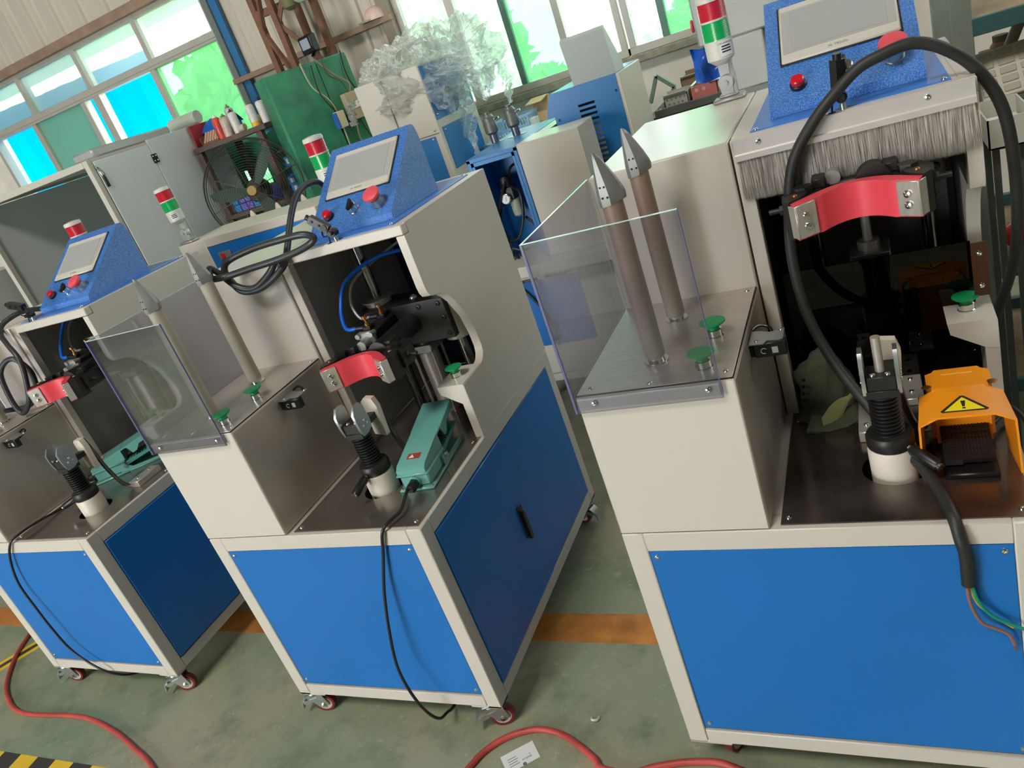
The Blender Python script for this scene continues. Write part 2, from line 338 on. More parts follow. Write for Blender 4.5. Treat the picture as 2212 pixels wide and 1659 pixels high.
def console(root):
    x0, x1 = 0.414, 0.723
    prof = [(0.558, TOP+0.003), (0.558, 1.408), (0.830, 1.6045), (0.838, 1.6075), (0.852, 1.605), (0.862, 1.594), (0.868, 1.570), (0.868, TOP+0.003)]
    c = Mb().prism(prof, 'x', x0, x1).build('control_console', BLUE_H, root, sharp=30)
    e = Vector((0, 0.272, 0.1965)).normalized(); n = Vector((0, -e.z, e.y)); o = Vector((0, 0.558, 1.408))
    F = Matrix(((1, e.x, n.x, 0), (0, e.y, n.y, o.y), (0, e.z, n.z, o.z), (0, 0, 0, 1)))    # face frame: x, s up the slope, h out
    h = Mb().box(0.447, 0.691, 0.122, 0.304, 0, 0.007, 0.003).xf(F).build('touch_screen', HMIG, c)
    Mb().box(0.452, 0.686, 0.148, 0.284, 0.007, 0.0078).xf(F).build('side_band', HMIS, h)
    Mb().box(0.470, 0.668, 0.154, 0.278, 0.0078, 0.0086).xf(F).build('display', SCREEN, h)
    Mb().box(0.443, 0.695, 0.118, 0.308, 0, 0.0025, 0.001).xf(F).build('gasket', INK, h)
    for body, xx, mt in (('Hi', 0.5505, mat('print_green', (60, 150, 120), 0.5)), ('TECON', 0.5735, mat('print_grey', (120, 124, 122), 0.5))):
        t = text(h, body, (0, 0, 0), (0, 0, 0), 0.0085, mt)
        if t:
            for v in t.data.vertices: v.co = F @ Vector((v.co.x+xx, v.co.y+0.135, 0.0073+v.co.z))
    def ax(x, s_): return F @ Vector((x, s_, 0))
    b = Mb().lathe([(0.0175, 0), (0.0175, 0.008), (0.0155, 0.010)], ax(0.478, 0.05), n, 22).build('indicator_button', BLACKP, c)
    Mb().lathe([(0.0145, 0.008), (0.0145, 0.020), (0.012, 0.0225), (1e-4, 0.023)], ax(0.478, 0.05), n, 22).build('red_cap', REDB, b)
    k = Mb().lathe([(0.0185, 0), (0.0185, 0.004), (0.0165, 0.006), (0.0165, 0.021), (0.0145, 0.023)], ax(0.575, 0.05), n, 22).build('selector_switch', CHROME, c)
    Mb().box(0.575-0.0045, 0.575+0.0045, 0.05-0.020, 0.05+0.020, 0.022, 0.036, 0.003).xf(F).build('switch_lever', BLACKM, k)
    s_ = Mb().lathe([(0.0205, 0), (0.0205, 0.005), (0.0185, 0.006), (0.0185, 0.026)], ax(0.670, 0.05), n, 24).build('emergency_stop', ZINC, c)
    Mb().lathe([(0.0145, 0.026), (0.0145, 0.034), (0.026, 0.037), (0.0285, 0.041), (0.0275, 0.047), (0.022, 0.050), (1e-4, 0.051)], ax(0.670, 0.05), n, 28).build('red_mushroom', REDE, s_)
    return c

def laser_pointer(root, x, y, head, link):
    z = TOP
    l = Mb().cyl((x, y, z), (x, y, z+0.012), 0.007, n=10).cyl((x, y, z+0.012), (x, y, z+0.03), 0.0045, n=8).build('laser_sight', ZINC, root)
    p0 = Vector((x, y, z+0.026)); p1 = Vector(link); p2 = Vector(head)
    a = Mb().bar(p0, p1, 0.006, 0.022).cyl(p0+Vector((0, -0.012, 0)), p0+Vector((0, 0.012, 0)), 0.011, n=14).cyl(p1+Vector((0, -0.012, 0)), p1+Vector((0, 0.012, 0)), 0.011, n=14)
    a.cyl(p0+Vector((0.0, -0.024, 0.002)), p0+Vector((0.0, -0.012, 0.002)), 0.007, n=10); a.build('hinge_arm', BLACKP, l)
    d = (p2-p1).normalized()
    Mb().bar(p1-d*0.012, p2, 0.02, 0.024).cyl(p2-d*0.012, p2+d*0.012, 0.0085, n=14).cyl(p1.lerp(p2, 0.3)+Vector((0, -0.013, 0)), p1.lerp(p2, 0.3)+Vector((0, 0.013, 0)), 0.004, n=8).cyl(p1.lerp(p2, 0.75)+Vector((0, -0.013, 0)), p1.lerp(p2, 0.75)+Vector((0, 0.013, 0)), 0.004, n=8).build('laser_body', BLACKP, l)
    q = p1.lerp(p2, 0.25)
    Mb().tube([q, q+Vector((-0.004, -0.008, -0.03)), (x-0.018, y-0.006, z+0.02), (x-0.022, y-0.006, z-0.002)], 0.0022, 6).build('laser_cable', BLACKP, l)
    Mb().lathe([(0.008, 0), (0.008, 0.0008), (1e-4, 0.0008)], (x-0.022, y-0.006, z), n=12).build('cable_grommet', HOLE, l)

def sensor(root, y0):
    z = 1.020; y1 = y0+0.066
    s = Mb().box(0.338, 0.402, y0+0.002, y0+0.024, z-0.034, z-0.002, 0.002).prism([(0.336, y0+0.004), (0.330, y0+0.008), (0.330, y0+0.020), (0.338, y0+0.022)], 'z', z-0.032, z-0.004).build('photo_sensor', BLACKP, root)
    Mb().prism([(0.3275, y0), (0.360, y0-0.003), (0.366, y0+0.012), (0.392, y0+0.008), (0.398, y0+0.014), (0.398, y1-0.004), (0.392, y1), (0.386, y1-0.010), (0.368, y1-0.014), (0.350, y1-0.004), (0.3275, y1)], 'z', z-0.002, z).box(0.3275, 0.329, y0, y1, z-0.036, z).build('bracket', ZINC, s)
    screw(s, (0.345, y0+0.012, z), (0, 0, 1), 0.005); screw(s, (0.391, y1-0.010, z), (0, 0, 1), 0.005)
    Mb().box(0.374, 0.386, y0+0.0012, y0+0.0021, z-0.026, z-0.012).build('sensor_label', LGREY, s)
    vs = [(0.358+0.006*cos(a), y0+0.0018, z-0.019+0.006*sin(a)) for a in [0.6+i*0.45 for i in range(11)]]
    Mb().tube(vs, 0.0009, 5, 2).build('dial_mark', LGREY, s)
    Mb().tube([(0.372, y0+0.024, z-0.012), (0.374, y0+0.045, z-0.010), (0.366, y1+0.012, z-0.002), (0.345, y1+0.018, z+0.004), (0.328, y1+0.012, z-0.004)], 0.0035, 8).build('sensor_lead', BLACKP, s)

def post(root, cx, cy, rod=False, lever=0.0, lean=0.0):
    T = Matrix.Translation((cx, cy, H))
    p = Mb().lathe([(0.046, -0.04), (0.047, 0.055), (0.045, 0.062), (0.041, 0.064), (0.040, 0.045), (1e-4, 0.045)], n=32).xf(T).build('last_post', WHITEP, root, label='white cup carrying a black bellows post')
    Mb().lathe([(0.030, 0.044), (0.038, 0.056), (0.046, 0.066), (0.047, 0.088), (0.043, 0.095), (0.026, 0.098)], n=28).xf(T).build('collar', BLACKM, p)
    pr = []
    for i in range(11):
        z = 0.094+i*0.0088; pr += [(0.0245, z), (0.031, z+0.003), (0.031, z+0.0058), (0.0245, z+0.0085)]
    Mb().lathe(pr, n=28).xf(T).build('bellows', BLACKP, p)
    Mb().box(-0.030, 0.030, -0.028, 0.028, 0.188, 0.205, 0.001).box(-0.027, 0.027, -0.026, 0.03, 0.205, 0.236, 0.0015).xf(T).build('head_block', BLACKM, p)
    for sx in (-1, 1):
        Mb().prism([(-0.024, 0.196), (-0.030, 0.215), (-0.034, 0.245), (-0.034, 0.268), (-0.018, 0.290), (0.010, 0.290), (0.022, 0.276), (0.026, 0.225), (0.022, 0.205), (0.0, 0.196)], 'x', sx*0.028, sx*0.036).xf(T).build('cheek_plate', ZINC, p)
        for yy, zz in ((-0.012, 0.222), (0.008, 0.222), (-0.002, 0.236)): screw(p, (cx+sx*0.0365, cy+yy, H+zz), (sx, 0, 0), 0.0042)
        screw(p, (cx+sx*0.014, cy-0.014, H+0.2365), (0, 0, 1), 0.006)
    if rod: Mb().cyl((0, 0.004, 0.236), (0, 0.004, 0.312), 0.009, n=18).xf(T).build('rod', STEEL2, p)
    L = Matrix.Translation((cx, cy, H+0.074)) @ Matrix.Rotation(lever, 4, 'Z')
    Mb().cyl((0.038, 0, 0), (0.052, 0, -0.006), 0.006, n=10).xf(L).build('lever_neck', CHROME, p)
    Mb().lathe([(0.010, 0), (0.0125, 0.006), (0.0125, 0.058), (0.011, 0.062)], (0.05, 0, -0.004), (1, 0, -0.32), 18).xf(L).build('clamp_lever', BLACKP, p)
    Mb().cyl(Vector((0.05, 0, -0.004))+Vector((1, 0, -0.32)).normalized()*0.06, Vector((0.05, 0, -0.004))+Vector((1, 0, -0.32)).normalized()*0.068, 0.0085, n=10).xf(L).build('lever_cap', CHROME, p)
    # side rest behind the post: white pad on a bent arm
    r = Mb().prism([(cx-0.006, H+0.150), (cx+0.034, H+0.140), (cx+0.042, H+0.240), (cx+0.034, H+0.268), (cx+0.006, H+0.272), (cx-0.006, H+0.262)], 'y', cy+0.068, cy+0.088).build('heel_rest', WHITEP, root)
    Mb().tube([(cx+0.02, cy+0.092, H+0.262), (cx+0.024, cy+0.10, H+0.20), (cx+0.03, cy+0.105, H+0.12), (cx+0.05, cy+0.12, H+0.03), (cx+0.085, cy+0.15, H+0.012)], 0.008, 8).build('rest_arm', STEELD, r)
    Mb().box(cx+0.0, cx+0.028, cy+0.03, cy+0.07, H+0.205, H+0.225, 0.001).build('rest_bracket', BLACKM, r)
    k = Mb().box(cx+0.06, cx+0.115, cy+0.13, cy+0.25, H+0.003, H+0.028, 0.002).build('rest_slide', STEEL, root)
    for yy in (0.16, 0.22): screw(k, (cx+0.087, cy+yy, H+0.029), (0, 0, 1), 0.007)
    return p

def clamp(root, cy, cz, lift=None):
    """U-shaped red pad on black arms, carriage and guide columns"""
    cx = 0.566; n = 14; hh = 0.037
    inner = []; outer = []
    for i in range(n+1):
        t = -1+2*i/n
        inner.append((cx+t*0.066, cy+0.060-0.046*abs(t)**2.0)); outer.append((cx+t*0.084, cy+0.082-0.044*abs(t)**2.0))
    poly = [(cx-0.120, cy+0.004), (cx-0.112, cy-0.016), (cx-0.072, cy+0.012)]+inner+[(cx+0.072, cy+0.012), (cx+0.112, cy-0.016), (cx+0.120, cy+0.004)]+outer[::-1]
    pad = Mb().prism(poly, 'z', cz-hh, cz+hh).build('clamp_pad', RED, root, label='glossy red curved clamping pad')
    for sx in (-1, 1):
        PM = Matrix.Translation((cx+sx*0.093, cy-0.003, cz)) @ Matrix.Rotation(-sx*0.611, 4, 'Z')
        pl = Mb().box(-0.022, 0.022, -0.0045, 0.001, -hh+0.003, hh-0.002, 0.001).box(sx*0.022, sx*0.0245, -0.0045, 0.020, -hh+0.003, hh-0.002, 0.001).xf(PM).build('end_plate', STEEL, pad)
        for dz in (-0.011, 0.011):
            p_ = PM @ Vector((0, -0.0045, dz)); screw(pl, tuple(p_), tuple(PM.to_3x3() @ Vector((0, -1, 0))), 0.0088)
        a = Mb().prism([(cx+sx*0.122, cy+0.0), (cx+sx*0.136, cy+0.02), (cx+sx*0.128, cy+0.060), (cx+sx*0.088, cy+0.060), (cx+sx*0.092, cy+0.035)], 'z', cz-hh-0.002, cz+hh+0.004)
        a.prism([(cx+sx*0.140, cy+0.05), (cx+sx*0.144, cy+0.10), (cx+sx*0.120, cy+0.150), (cx+sx*0.05, cy+0.175), (cx+sx*0.035, cy+0.14), (cx+sx*0.090, cy+0.055)], 'z', cz-0.022, cz+0.030)
        a.cyl((cx+sx*0.098, cy+0.085, cz+0.03), (cx+sx*0.098, cy+0.085, cz+0.046), 0.02, n=6)
        arm = a.build('clamp_arm', BLACKM, root)
        Mb().cyl((cx+sx*0.138, cy+0.080, cz+0.006), (cx+sx*0.172, cy+0.080, cz+0.006), 0.006, n=10).cyl((cx+sx*0.138, cy+0.080, cz+0.006), (cx+sx*0.150, cy+0.080, cz+0.006), 0.011, n=6).build('set_bolt', BLACKM, arm)
        screw(arm, (cx+sx*0.112, cy+0.040, cz+hh+0.004), (0, 0, 1), 0.006, BRASS)
        Mb().box(cx+sx*0.055, cx+sx*0.082, cy+0.10, cy+0.155, cz+0.03, cz+0.05, 0.002).build('arm_clevis', BLACKM, arm)
    br = Mb().box(cx-0.075, cx+0.075, cy+0.12, cy+0.165, cz-0.02, cz+0.03, 0.003).build('cross_beam', BLACKM, root)
    # ram, air cylinder and carriage
    yc = 0.615
    Mb().lathe([(0.024, 0.0), (0.036, 0.001), (0.036, 0.012), (0.034, 0.014), (0.034, 0.30)], (cx+0.035, yc-0.22, cz+0.02), (0, 1, 0), 28).build('ram_tube', BLACKM, root)
    cyl = Mb().box(cx-0.07, cx-0.012, cy+0.17, yc, cz+0.015, cz+0.068, 0.006).build('air_cylinder', BLACKM, root)
    e = Mb().box(cx-0.072, cx-0.010, cy+0.158, cy+0.175, cz+0.010, cz+0.070, 0.004)
    for sx in (-0.066, -0.016):
        for dz in (0.018, 0.062): e.cyl((cx+sx, cy+0.150, cz+dz), (cx+sx, cy+0.176, cz+dz), 0.0085, n=12)
    e.cyl((cx-0.041, cy+0.12, cz+0.04), (cx-0.041, cy+0.16, cz+0.04), 0.016, n=18).build('cylinder_end_cap', ALU, cyl)
    for yy in (cy+0.19, yc-0.03):
        f = Mb().box(cx-0.056, cx-0.026, yy-0.012, yy+0.012, cz+0.068, cz+0.082, 0.002).cyl((cx-0.041, yy, cz+0.075), (cx-0.085, yy-0.004, cz+0.079), 0.008, n=10).build('flow_fitting', BLACKP, cyl)
        Mb().lathe([(0.008, 0), (0.008, 0.008), (0.004, 0.010), (0.004, 0.022), (0.0085, 0.024), (0.0085, 0.032)], (cx-0.041, yy, cz+0.082), n=10).build('brass_valve', BRASS, f)
    y1 = cy+0.19
    Mb().tube([(cx-0.083, y1-0.004, cz+0.079), (cx-0.125, y1+0.0, cz+0.085), (cx-0.15, y1+0.05, cz+0.14), (cx-0.13, y1+0.11, cz+0.21), (cx-0.05, 0.72, cz+0.235), (cx+0.05, 0.85, cz+0.2)], 0.0065, 10).build('blue_air_tube', HOSEB, root)
    Mb().tube([(cx-0.083, yc-0.034, cz+0.079), (cx-0.12, yc-0.04, cz+0.085), (cx-0.15, yc-0.01, cz+0.14), (cx-0.13, yc+0.05, cz+0.2), (cx-0.02, 0.86, cz+0.25)], 0.005, 10).build('grey_air_tube', mat('clear_air_tube', (150, 152, 152), 0.15, spec=0.8), root)
    c = Mb().box(0.435, 0.740, yc, yc+0.028, cz-0.055, cz+0.085, 0.002).prism([(0.40, 0.655), (0.44, yc+0.02), (0.70, yc+0.02), (0.705, 0.655), (0.70, 0.76), (0.40, 0.76)], 'z', cz+0.055, cz+0.083).prism([(0.42, 0.655), (0.44, yc+0.02), (0.66, yc+0.02), (0.655, 0.655), (0.655, 0.74), (0.42, 0.74)], 'z', cz-0.05, cz+0.055).build('carriage', BLACKM, root)
    for x, dz in ((0.46, 0.068), (0.46, -0.04), (0.648, 0.068), (0.720, 0.068), (0.724, 0.02), (0.724, -0.035)): screw(c, (x, yc, cz+dz), (0, -1, 0), 0.009, BLACKM, 'socket_bolt')
    screw(c, (0.60, 0.68, cz+0.084), (0, 0, 1), 0.014, ZINC, 'hex_bolt')
    for x in (0.447, 0.704):
        col = Mb().cyl((x, 0.702, H+0.003), (x, 0.702, TOP-0.03), 0.0175, n=24).build('guide_column', mat('ground_steel', (150, 150, 148), 0.14, metal=1.0), root)
        Mb().lathe([(0.045, -0.080), (0.045, 0.100), (0.055, 0.100), (0.055, 0.103), (0.02, 0.103)], (x, 0.702, cz), n=32).build('bushing', STEEL2, col)
    # lift cylinder under the carriage
    zb = lift or cz-0.075
    lc = Mb().lathe([(0.034, 0), (0.034, max(0.05, zb-H-0.03))], (0.567, 0.69, H+0.003), n=28).build('lift_cylinder', STEEL2, root)
    for sx in (-1, 1):
        for sy in (-1, 1): Mb().cyl((0.567+sx*0.036, 0.69+sy*0.036, H+0.003), (0.567+sx*0.036, 0.69+sy*0.036, zb), 0.005, n=8).build('tie_rod', STEEL2, lc)
    Mb().box(0.567-0.046, 0.567+0.046, 0.69-0.046, 0.69+0.046, zb-0.03, zb, 0.003).build('cylinder_head', ZINC, lc)
    Mb().cyl((0.567, 0.69, zb), (0.567, 0.69, cz-0.045), 0.011, n=16).lathe([(0.026, 0), (0.026, 0.022)], (0.567, 0.69, zb), n=20).build('piston_rod', STEEL2, lc)

def guard(root):
    """bent clear guard screwed on the left front of the cabinet"""
    z0, z1 = 1.008, 1.384
    g = Mb().prism([(0.0, z0), (0.301, z0), (0.301, z1), (0.0, z1)], 'y', -0.012, -0.008).build('clear_guard', GUARD, root, label='bent clear acrylic guard panel')
    Mb().box(-0.004, 0.0, -0.012, 0.448, HB-0.035, z1).build('guard_side', GUARD, g)
    Mb().box(0.0, 0.301, -0.0122, -0.0078, z1-0.0006, z1+0.0008).build('top_edge', GEDGE, g)
    Mb().box(-0.0042, 0.0002, -0.0122, 0.448, z1-0.0006, z1+0.0008).build('top_edge', GEDGE, g)
    Mb().box(-0.0045, 0.0005, -0.0125, -0.0075, z0, z1).build('corner_edge', GEDGE2, g)
    Mb().box(0.3005, 0.3018, -0.0122, -0.0078, z0, z1).build('end_edge', GEDGE2, g)
    Mb().box(0.004, 0.298, -0.008, -0.0005, z0+0.004, HB-0.004, 0.001).build('mounting_strip', ALUR, g)
    for x in (0.042, 0.276): screw(g, (x, -0.0125, z0+0.02), (0, -1, 0), 0.0065)

def press(name, x, y, rz, label, cup, pad, tower, laser, brush=False, heat=False, smoked=False, lever=0.0, sens=0.2, lift=None, cast=(pi/2+0.25, pi/2+0.45, 0.3, -pi/2-0.3)):
    r = empty(name, (x, y, FZ), rz); r['_zo'] = 1; tag(r, label, 'machine')
    P = 0.05
    f = Mb()
    for xx in (0, W-P):
        for yy in (0, D-P): f.box(xx, xx+P, yy, yy+P, 0, H, 0.003)
    for zz in (0, H-P):
        for yy in (0, D-P): f.box(P, W-P, yy, yy+P, zz+0.006*(zz == 0), zz+P, 0.002)
        for xx in (0, W-P): f.box(xx, xx+P, P, D-P, zz+0.006*(zz == 0), zz+P, 0.002)
    for xx in (0, W-0.11):
        f.box(xx, xx+0.11, 0, 0.05, -0.001, 0.012, 0.003); f.box(xx, xx+0.11, D-0.05, D, -0.001, 0.012, 0.003)
    f.build('base_frame', BEIGE, r)
    Mb().box(WB-0.004, WB+0.0195, 0.05, D-0.05, H-0.012, H+0.001).box(0.05, WB, 0.05, D-0.05, H-0.012, H-0.002).build('deck_strip', BEIGE, r)
    fp = Mb().box(0.0505, W-0.0505, 0.003, 0.010, 0.0565, H-0.0505, 0.002).build('front_panel', BLUE, r)
    for xx in (0.066, W-0.066):
        for zz in (0.075, H-0.068): screw(fp, (xx, 0.003, zz), (0, -1, 0), 0.0065)
    dr = Mb().box(W-0.008, W+0.0055, 0.0512, 0.556, 0.0575, H-0.052, 0.002).build('side_door', BLUE, r)
    hd = Mb().box(W+0.005, W+0.010, 0.466, 0.500, 0.268, 0.392, 0.004).build('door_handle', BLACKP, dr)
    Mb().prism([(0.474, 0.262), (0.490, 0.262), (0.492, 0.275), (0.490, 0.36), (0.482, 0.37), (0.474, 0.36)], 'x', W+0.010, W+0.020).build('handle_lever', BLACKP, hd)
    Mb().box(W-0.008, W, 0.5585, D-0.0505, 0.0575, H-0.052, 0.002).build('side_panel', BLUE, r)
    Mb().box(0.0005, 0.008, 0.0505, D-0.0505, 0.0575, H-0.052, 0.002).build('side_panel', BLUE, r)
    Mb().box(0.0505, W-0.0505, D-0.010, D-0.002, 0.0575, H-0.052, 0.002).build('back_panel', BLUE, r)
    Mb().box(0.04, W-0.04, 0.04, D-0.04, 0.012, 0.02).build('bottom_tray', DGREY, r)
    # table plate with the post hole
    t = plate_with_hole(WB+0.02, W-0.012, 0.014, D-0.02, H-0.001, H+0.003, cup[0], cup[1], 0.064).build('table_plate', STEELD if heat else STEELT, r, sharp=25)
    Mb().lathe([(0.07, -0.06), (0.07, -0.002)], (cup[0], cup[1], H), n=24, cap=False).lathe([(0.07, 0), (1e-4, 0)], (cup[0], cup[1], H-0.06), n=24, cap=False).build('hole_well', HOLE, t)
    for xx, yy in ((WB+0.035, 0.035), (W-0.03, 0.035), (WB+0.035, 0.42), (W-0.03, 0.43)): screw(t, (xx, yy, H+0.003), (0, 0, 1), 0.0065)
    # cabinet with the pipes and the two start buttons
    c = Mb().box(0, WB, 0, YB+0.02, H+0.002, HB-0.003, 0.003).build('button_cabinet', BEIGE, r)
    Mb().box(WB-0.0005, WB+0.0015, 0.006, YB-0.006, H+0.008, HB-0.008, 0.0005).build('steel_cheek', STEEL2, c)
    tp = Mb().box(0.002, WB-0.003, 0.004, YB, HB-0.0015, HB, 0.0005).build('steel_top', STEEL, c)
    Mb().box(0.0005, WB-0.0012, 0.002, YB, HB-0.0035, HB-0.0012).build('joint_line', HOLE, c)
    for xx, yy in ((0.028, 0.028), (0.158, 0.020), (WB-0.018, 0.030), (0.03, YB-0.03), (WB-0.02, YB-0.02)): screw(tp, (xx, yy, HB), (0, 0, 1), 0.006)
    cone_pipe(r, 0.152, 0.118, heat, 0.1); cone_pipe(r, 0.157, 0.327, heat, 0.25)
    green_button(r, 0.262, 0.057, HB); green_button(r, 0.264, 0.200, HB)
    sensor(r, sens); guard(r)
    # housing behind the cabinet and the head
    Mb().box(0, WB+0.002, YB, D, H+0.001, TOP, 0.004).build('rear_housing', BEIGE, r)
    X0 = WB+0.006
    hd = Mb()
    hd.box(X0, X0+0.030, YH, YH+0.03, H+0.001, TOP-0.002, 0.002).box(X0, W-0.0, YH, YH+0.03, TOP-0.031, TOP, 0.003)
    hd.box(X0, X0+0.004, YH+0.03, D, H, TOP-0.004).box(X0, W-0.0285, YH+0.03, D, TOP-0.006, TOP-0.0012)
    hd.build('head_shell', BEIGE, r)
    cut = [(YH, H+0.001), (YH, 0.868), (0.600, 0.870), (0.622, 0.877), (0.638, 0.893), (0.644, 0.915), (0.642, 0.962), (0.627, 1.030), (0.588, 1.098), (0.560, 1.128), (0.530, 1.147), (0.505, 1.154), (0.486, 1.157), (0.470, 1.164), (0.461, 1.178), (YH, 1.198), (YH, TOP-0.032), (YH+0.0305, TOP-0.032), (YH+0.0305, TOP-0.001), (D, TOP-0.001), (D, H+0.001)]
    Mb().prism(cut, 'x', W-0.028, W).build('head_side', BEIGE, r, sharp=30)
    sh = Mb().prism([(0.704, 0.872), (W-0.002, 0.872), (W-0.002, 0.800), (0.776, 0.803), (0.708, 0.845)], 'y', YH-0.001, 0.60).build('button_shelf', BEIGE, r)
    green_button(r, 0.748, 0.520, 0.872)
    li = Mb().box(X0+0.004, X0+0.006, YH+0.03, D-0.01, H+0.003, TOP-0.008).box(X0+0.006, W-0.03, YH+0.03, D-0.012, TOP-0.010, TOP-0.007)
    li.box(W-0.0305, W-0.0285, 0.66, D-0.012, H+0.003, TOP-0.01).box(W-0.0305, W-0.0285, YH+0.03, 0.66, 1.17, TOP-0.01); li.build('head_lining', mat('dark_lining', (52, 50, 47), 0.6) if smoked else DGREY, r)  # darker lining colour for the press with the smoked panel
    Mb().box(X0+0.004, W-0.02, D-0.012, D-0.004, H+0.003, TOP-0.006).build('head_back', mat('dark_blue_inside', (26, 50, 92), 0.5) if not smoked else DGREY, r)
    cv = Mb().box(0.374, 0.760, 0.483, 1.030, TOP-0.001, TOP+0.0025, 0.001).build('top_cover', mat('blue_cover_paint', (58, 122, 204), 0.30, var=0.03, bump=0.2, bscale=400), r)
    for xx in (0.386, 0.748):
        for yy in (0.494, 1.018): screw(cv, (xx, yy, TOP+0.0025), (0, 0, 1), 0.006)
    console(r); signal_tower(r, tower[0], tower[1], tilt=tower[2]); laser_pointer(r, *laser)
    clamp(r, pad[0], pad[1], lift); post(r, cup[0], cup[1], rod=smoked, lever=lever)
    for (xx, yy), a in zip(((0.030, 0.030) if not smoked else (0.10, 0.10), (W-0.060, 0.030), (0.040, D-0.045), (W-0.040, D-0.045)), cast): caster(r, xx, yy, a)
    if brush:
        rl = Mb().prism([(YH-0.001, TOP-0.001), (YH-0.006, TOP-0.001), (YH-0.006, 1.352), (YH-0.013, 1.350), (YH-0.013, 1.338), (YH-0.001, 1.336)], 'x', X0+0.006, W-0.004).build('brush_rail', ALUR, r)
        for xx in (0.392, 0.715): screw(rl, (xx, YH-0.006, 1.370), (0, -1, 0), 0.0065)
        br = Mb(); rnd = random.Random(3); xs = X0+0.010; xe = W-0.008
        for i in range(10500):
            bx = xs+(xe-xs)*rnd.random(); by = YH-0.009+0.006*rnd.random(); ln = 0.090+0.0035*rnd.random()+0.003*sin(bx*19)
            dx = 0.0028*rnd.gauss(0, 1)+0.003*sin(bx*90); dy = 0.002*rnd.gauss(0, 1); w = 0.00045
            a = rnd.random()*pi; ux, uy = w*cos(a), w*sin(a)
            br.add([(bx-ux, by-uy, 1.339), (bx+ux, by+uy, 1.339), (bx+dx*0.4+ux, by+dy*0.4+uy, 1.339-ln*0.5), (bx+dx*0.4-ux, by+dy*0.4-uy, 1.339-ln*0.5), (bx+dx, by+dy, 1.339-ln)], [(0, 1, 2, 3), (3, 2, 4)])
        b = br.build('bristles', mat('grey_bristle', (186, 180, 170), 0.5, var=0.28, vscale=60, stretch=(4, 1, 0.2)), rl, sharp=0); b['kind'] = 'stuff'
    if smoked:
        sm = Mb().box(X0+0.03, W-0.03, 0.556, 0.560, H+0.004, 1.02).build('smoked_panel', SMOKE, r)
        ft = Mb().box(W-0.034, W-0.003, 0.512, 0.5165, 0.905, 1.03).xf(Matrix.Identity(4)).build('panel_flap', mat('brown_acrylic_flap', (66, 36, 22), 0.2), sm)
        k = Mb().box(0.593, 0.641, 0.44, 0.57, H+0.003, H+0.022, 0.002).build('slide_plate', STEEL, r)
        for yy in (0.475, 0.535): screw(k, (0.617, yy, H+0.0225), (0, 0, 1), 0.006)
        k = Mb().box(0.500, 0.534, 0.298, 0.447, H+0.003, H+0.030, 0.002).build('slide_block', STEEL, r); screw(k, (0.517, 0.33, H+0.0305), (0, 0, 1), 0.006)
        for sl_ in ((0.645, 0.653, 0.445, 0.56), (0.488, 0.498, 0.298, 0.40)): Mb().box(*sl_, H+0.003, H+0.0036).build('table_slot', HOLE, r)
        screw(ft, (W-0.018, 0.5118, 1.005), (0, -1, 0), 0.0065); screw(ft, (W-0.018, 0.5118, 0.93), (0, -1, 0), 0.0065)
    return r
PRESS1 = press('moulding_press', -1.4548, 0.042, -0.0093, 'beige and blue moulding press with raised red clamp, next to the grey enclosure', (0.625, 0.189), (0.325, 1.125), (0.2, 1.045, 0), (0.475, 0.475, (0.383, 0.475, 1.468), (0.452, 0.475, 1.448)), lever=-2.75, sens=0.19)
PRESS2 = press('moulding_press', 0, 0, 0, 'beige and blue moulding press with lowered red clamp, between the two others', (0.556, 0.218), (0.305, 1.022), (0.205, 1.045, 0), (0.567, 0.470, (0.512, 0.462, 1.468), (0.550, 0.466, 1.432)), lever=-1.75, sens=0.205)
PRESS3 = press('moulding_press', 1.3785, -0.0548, -0.0099, 'beige and blue moulding press with grey brush curtain and orange foot switch', (0.566, 0.193), (0.305, 1.222), (0.262, 1.045, 0), (0.564, 0.472, (0.566, 0.462, 1.486), (0.562, 0.468, 1.440)), brush=True, heat=True, smoked=True, lever=-0.75, sens=0.18, lift=1.0, cast=(-0.4, 0.3, 0.3, 0.9))
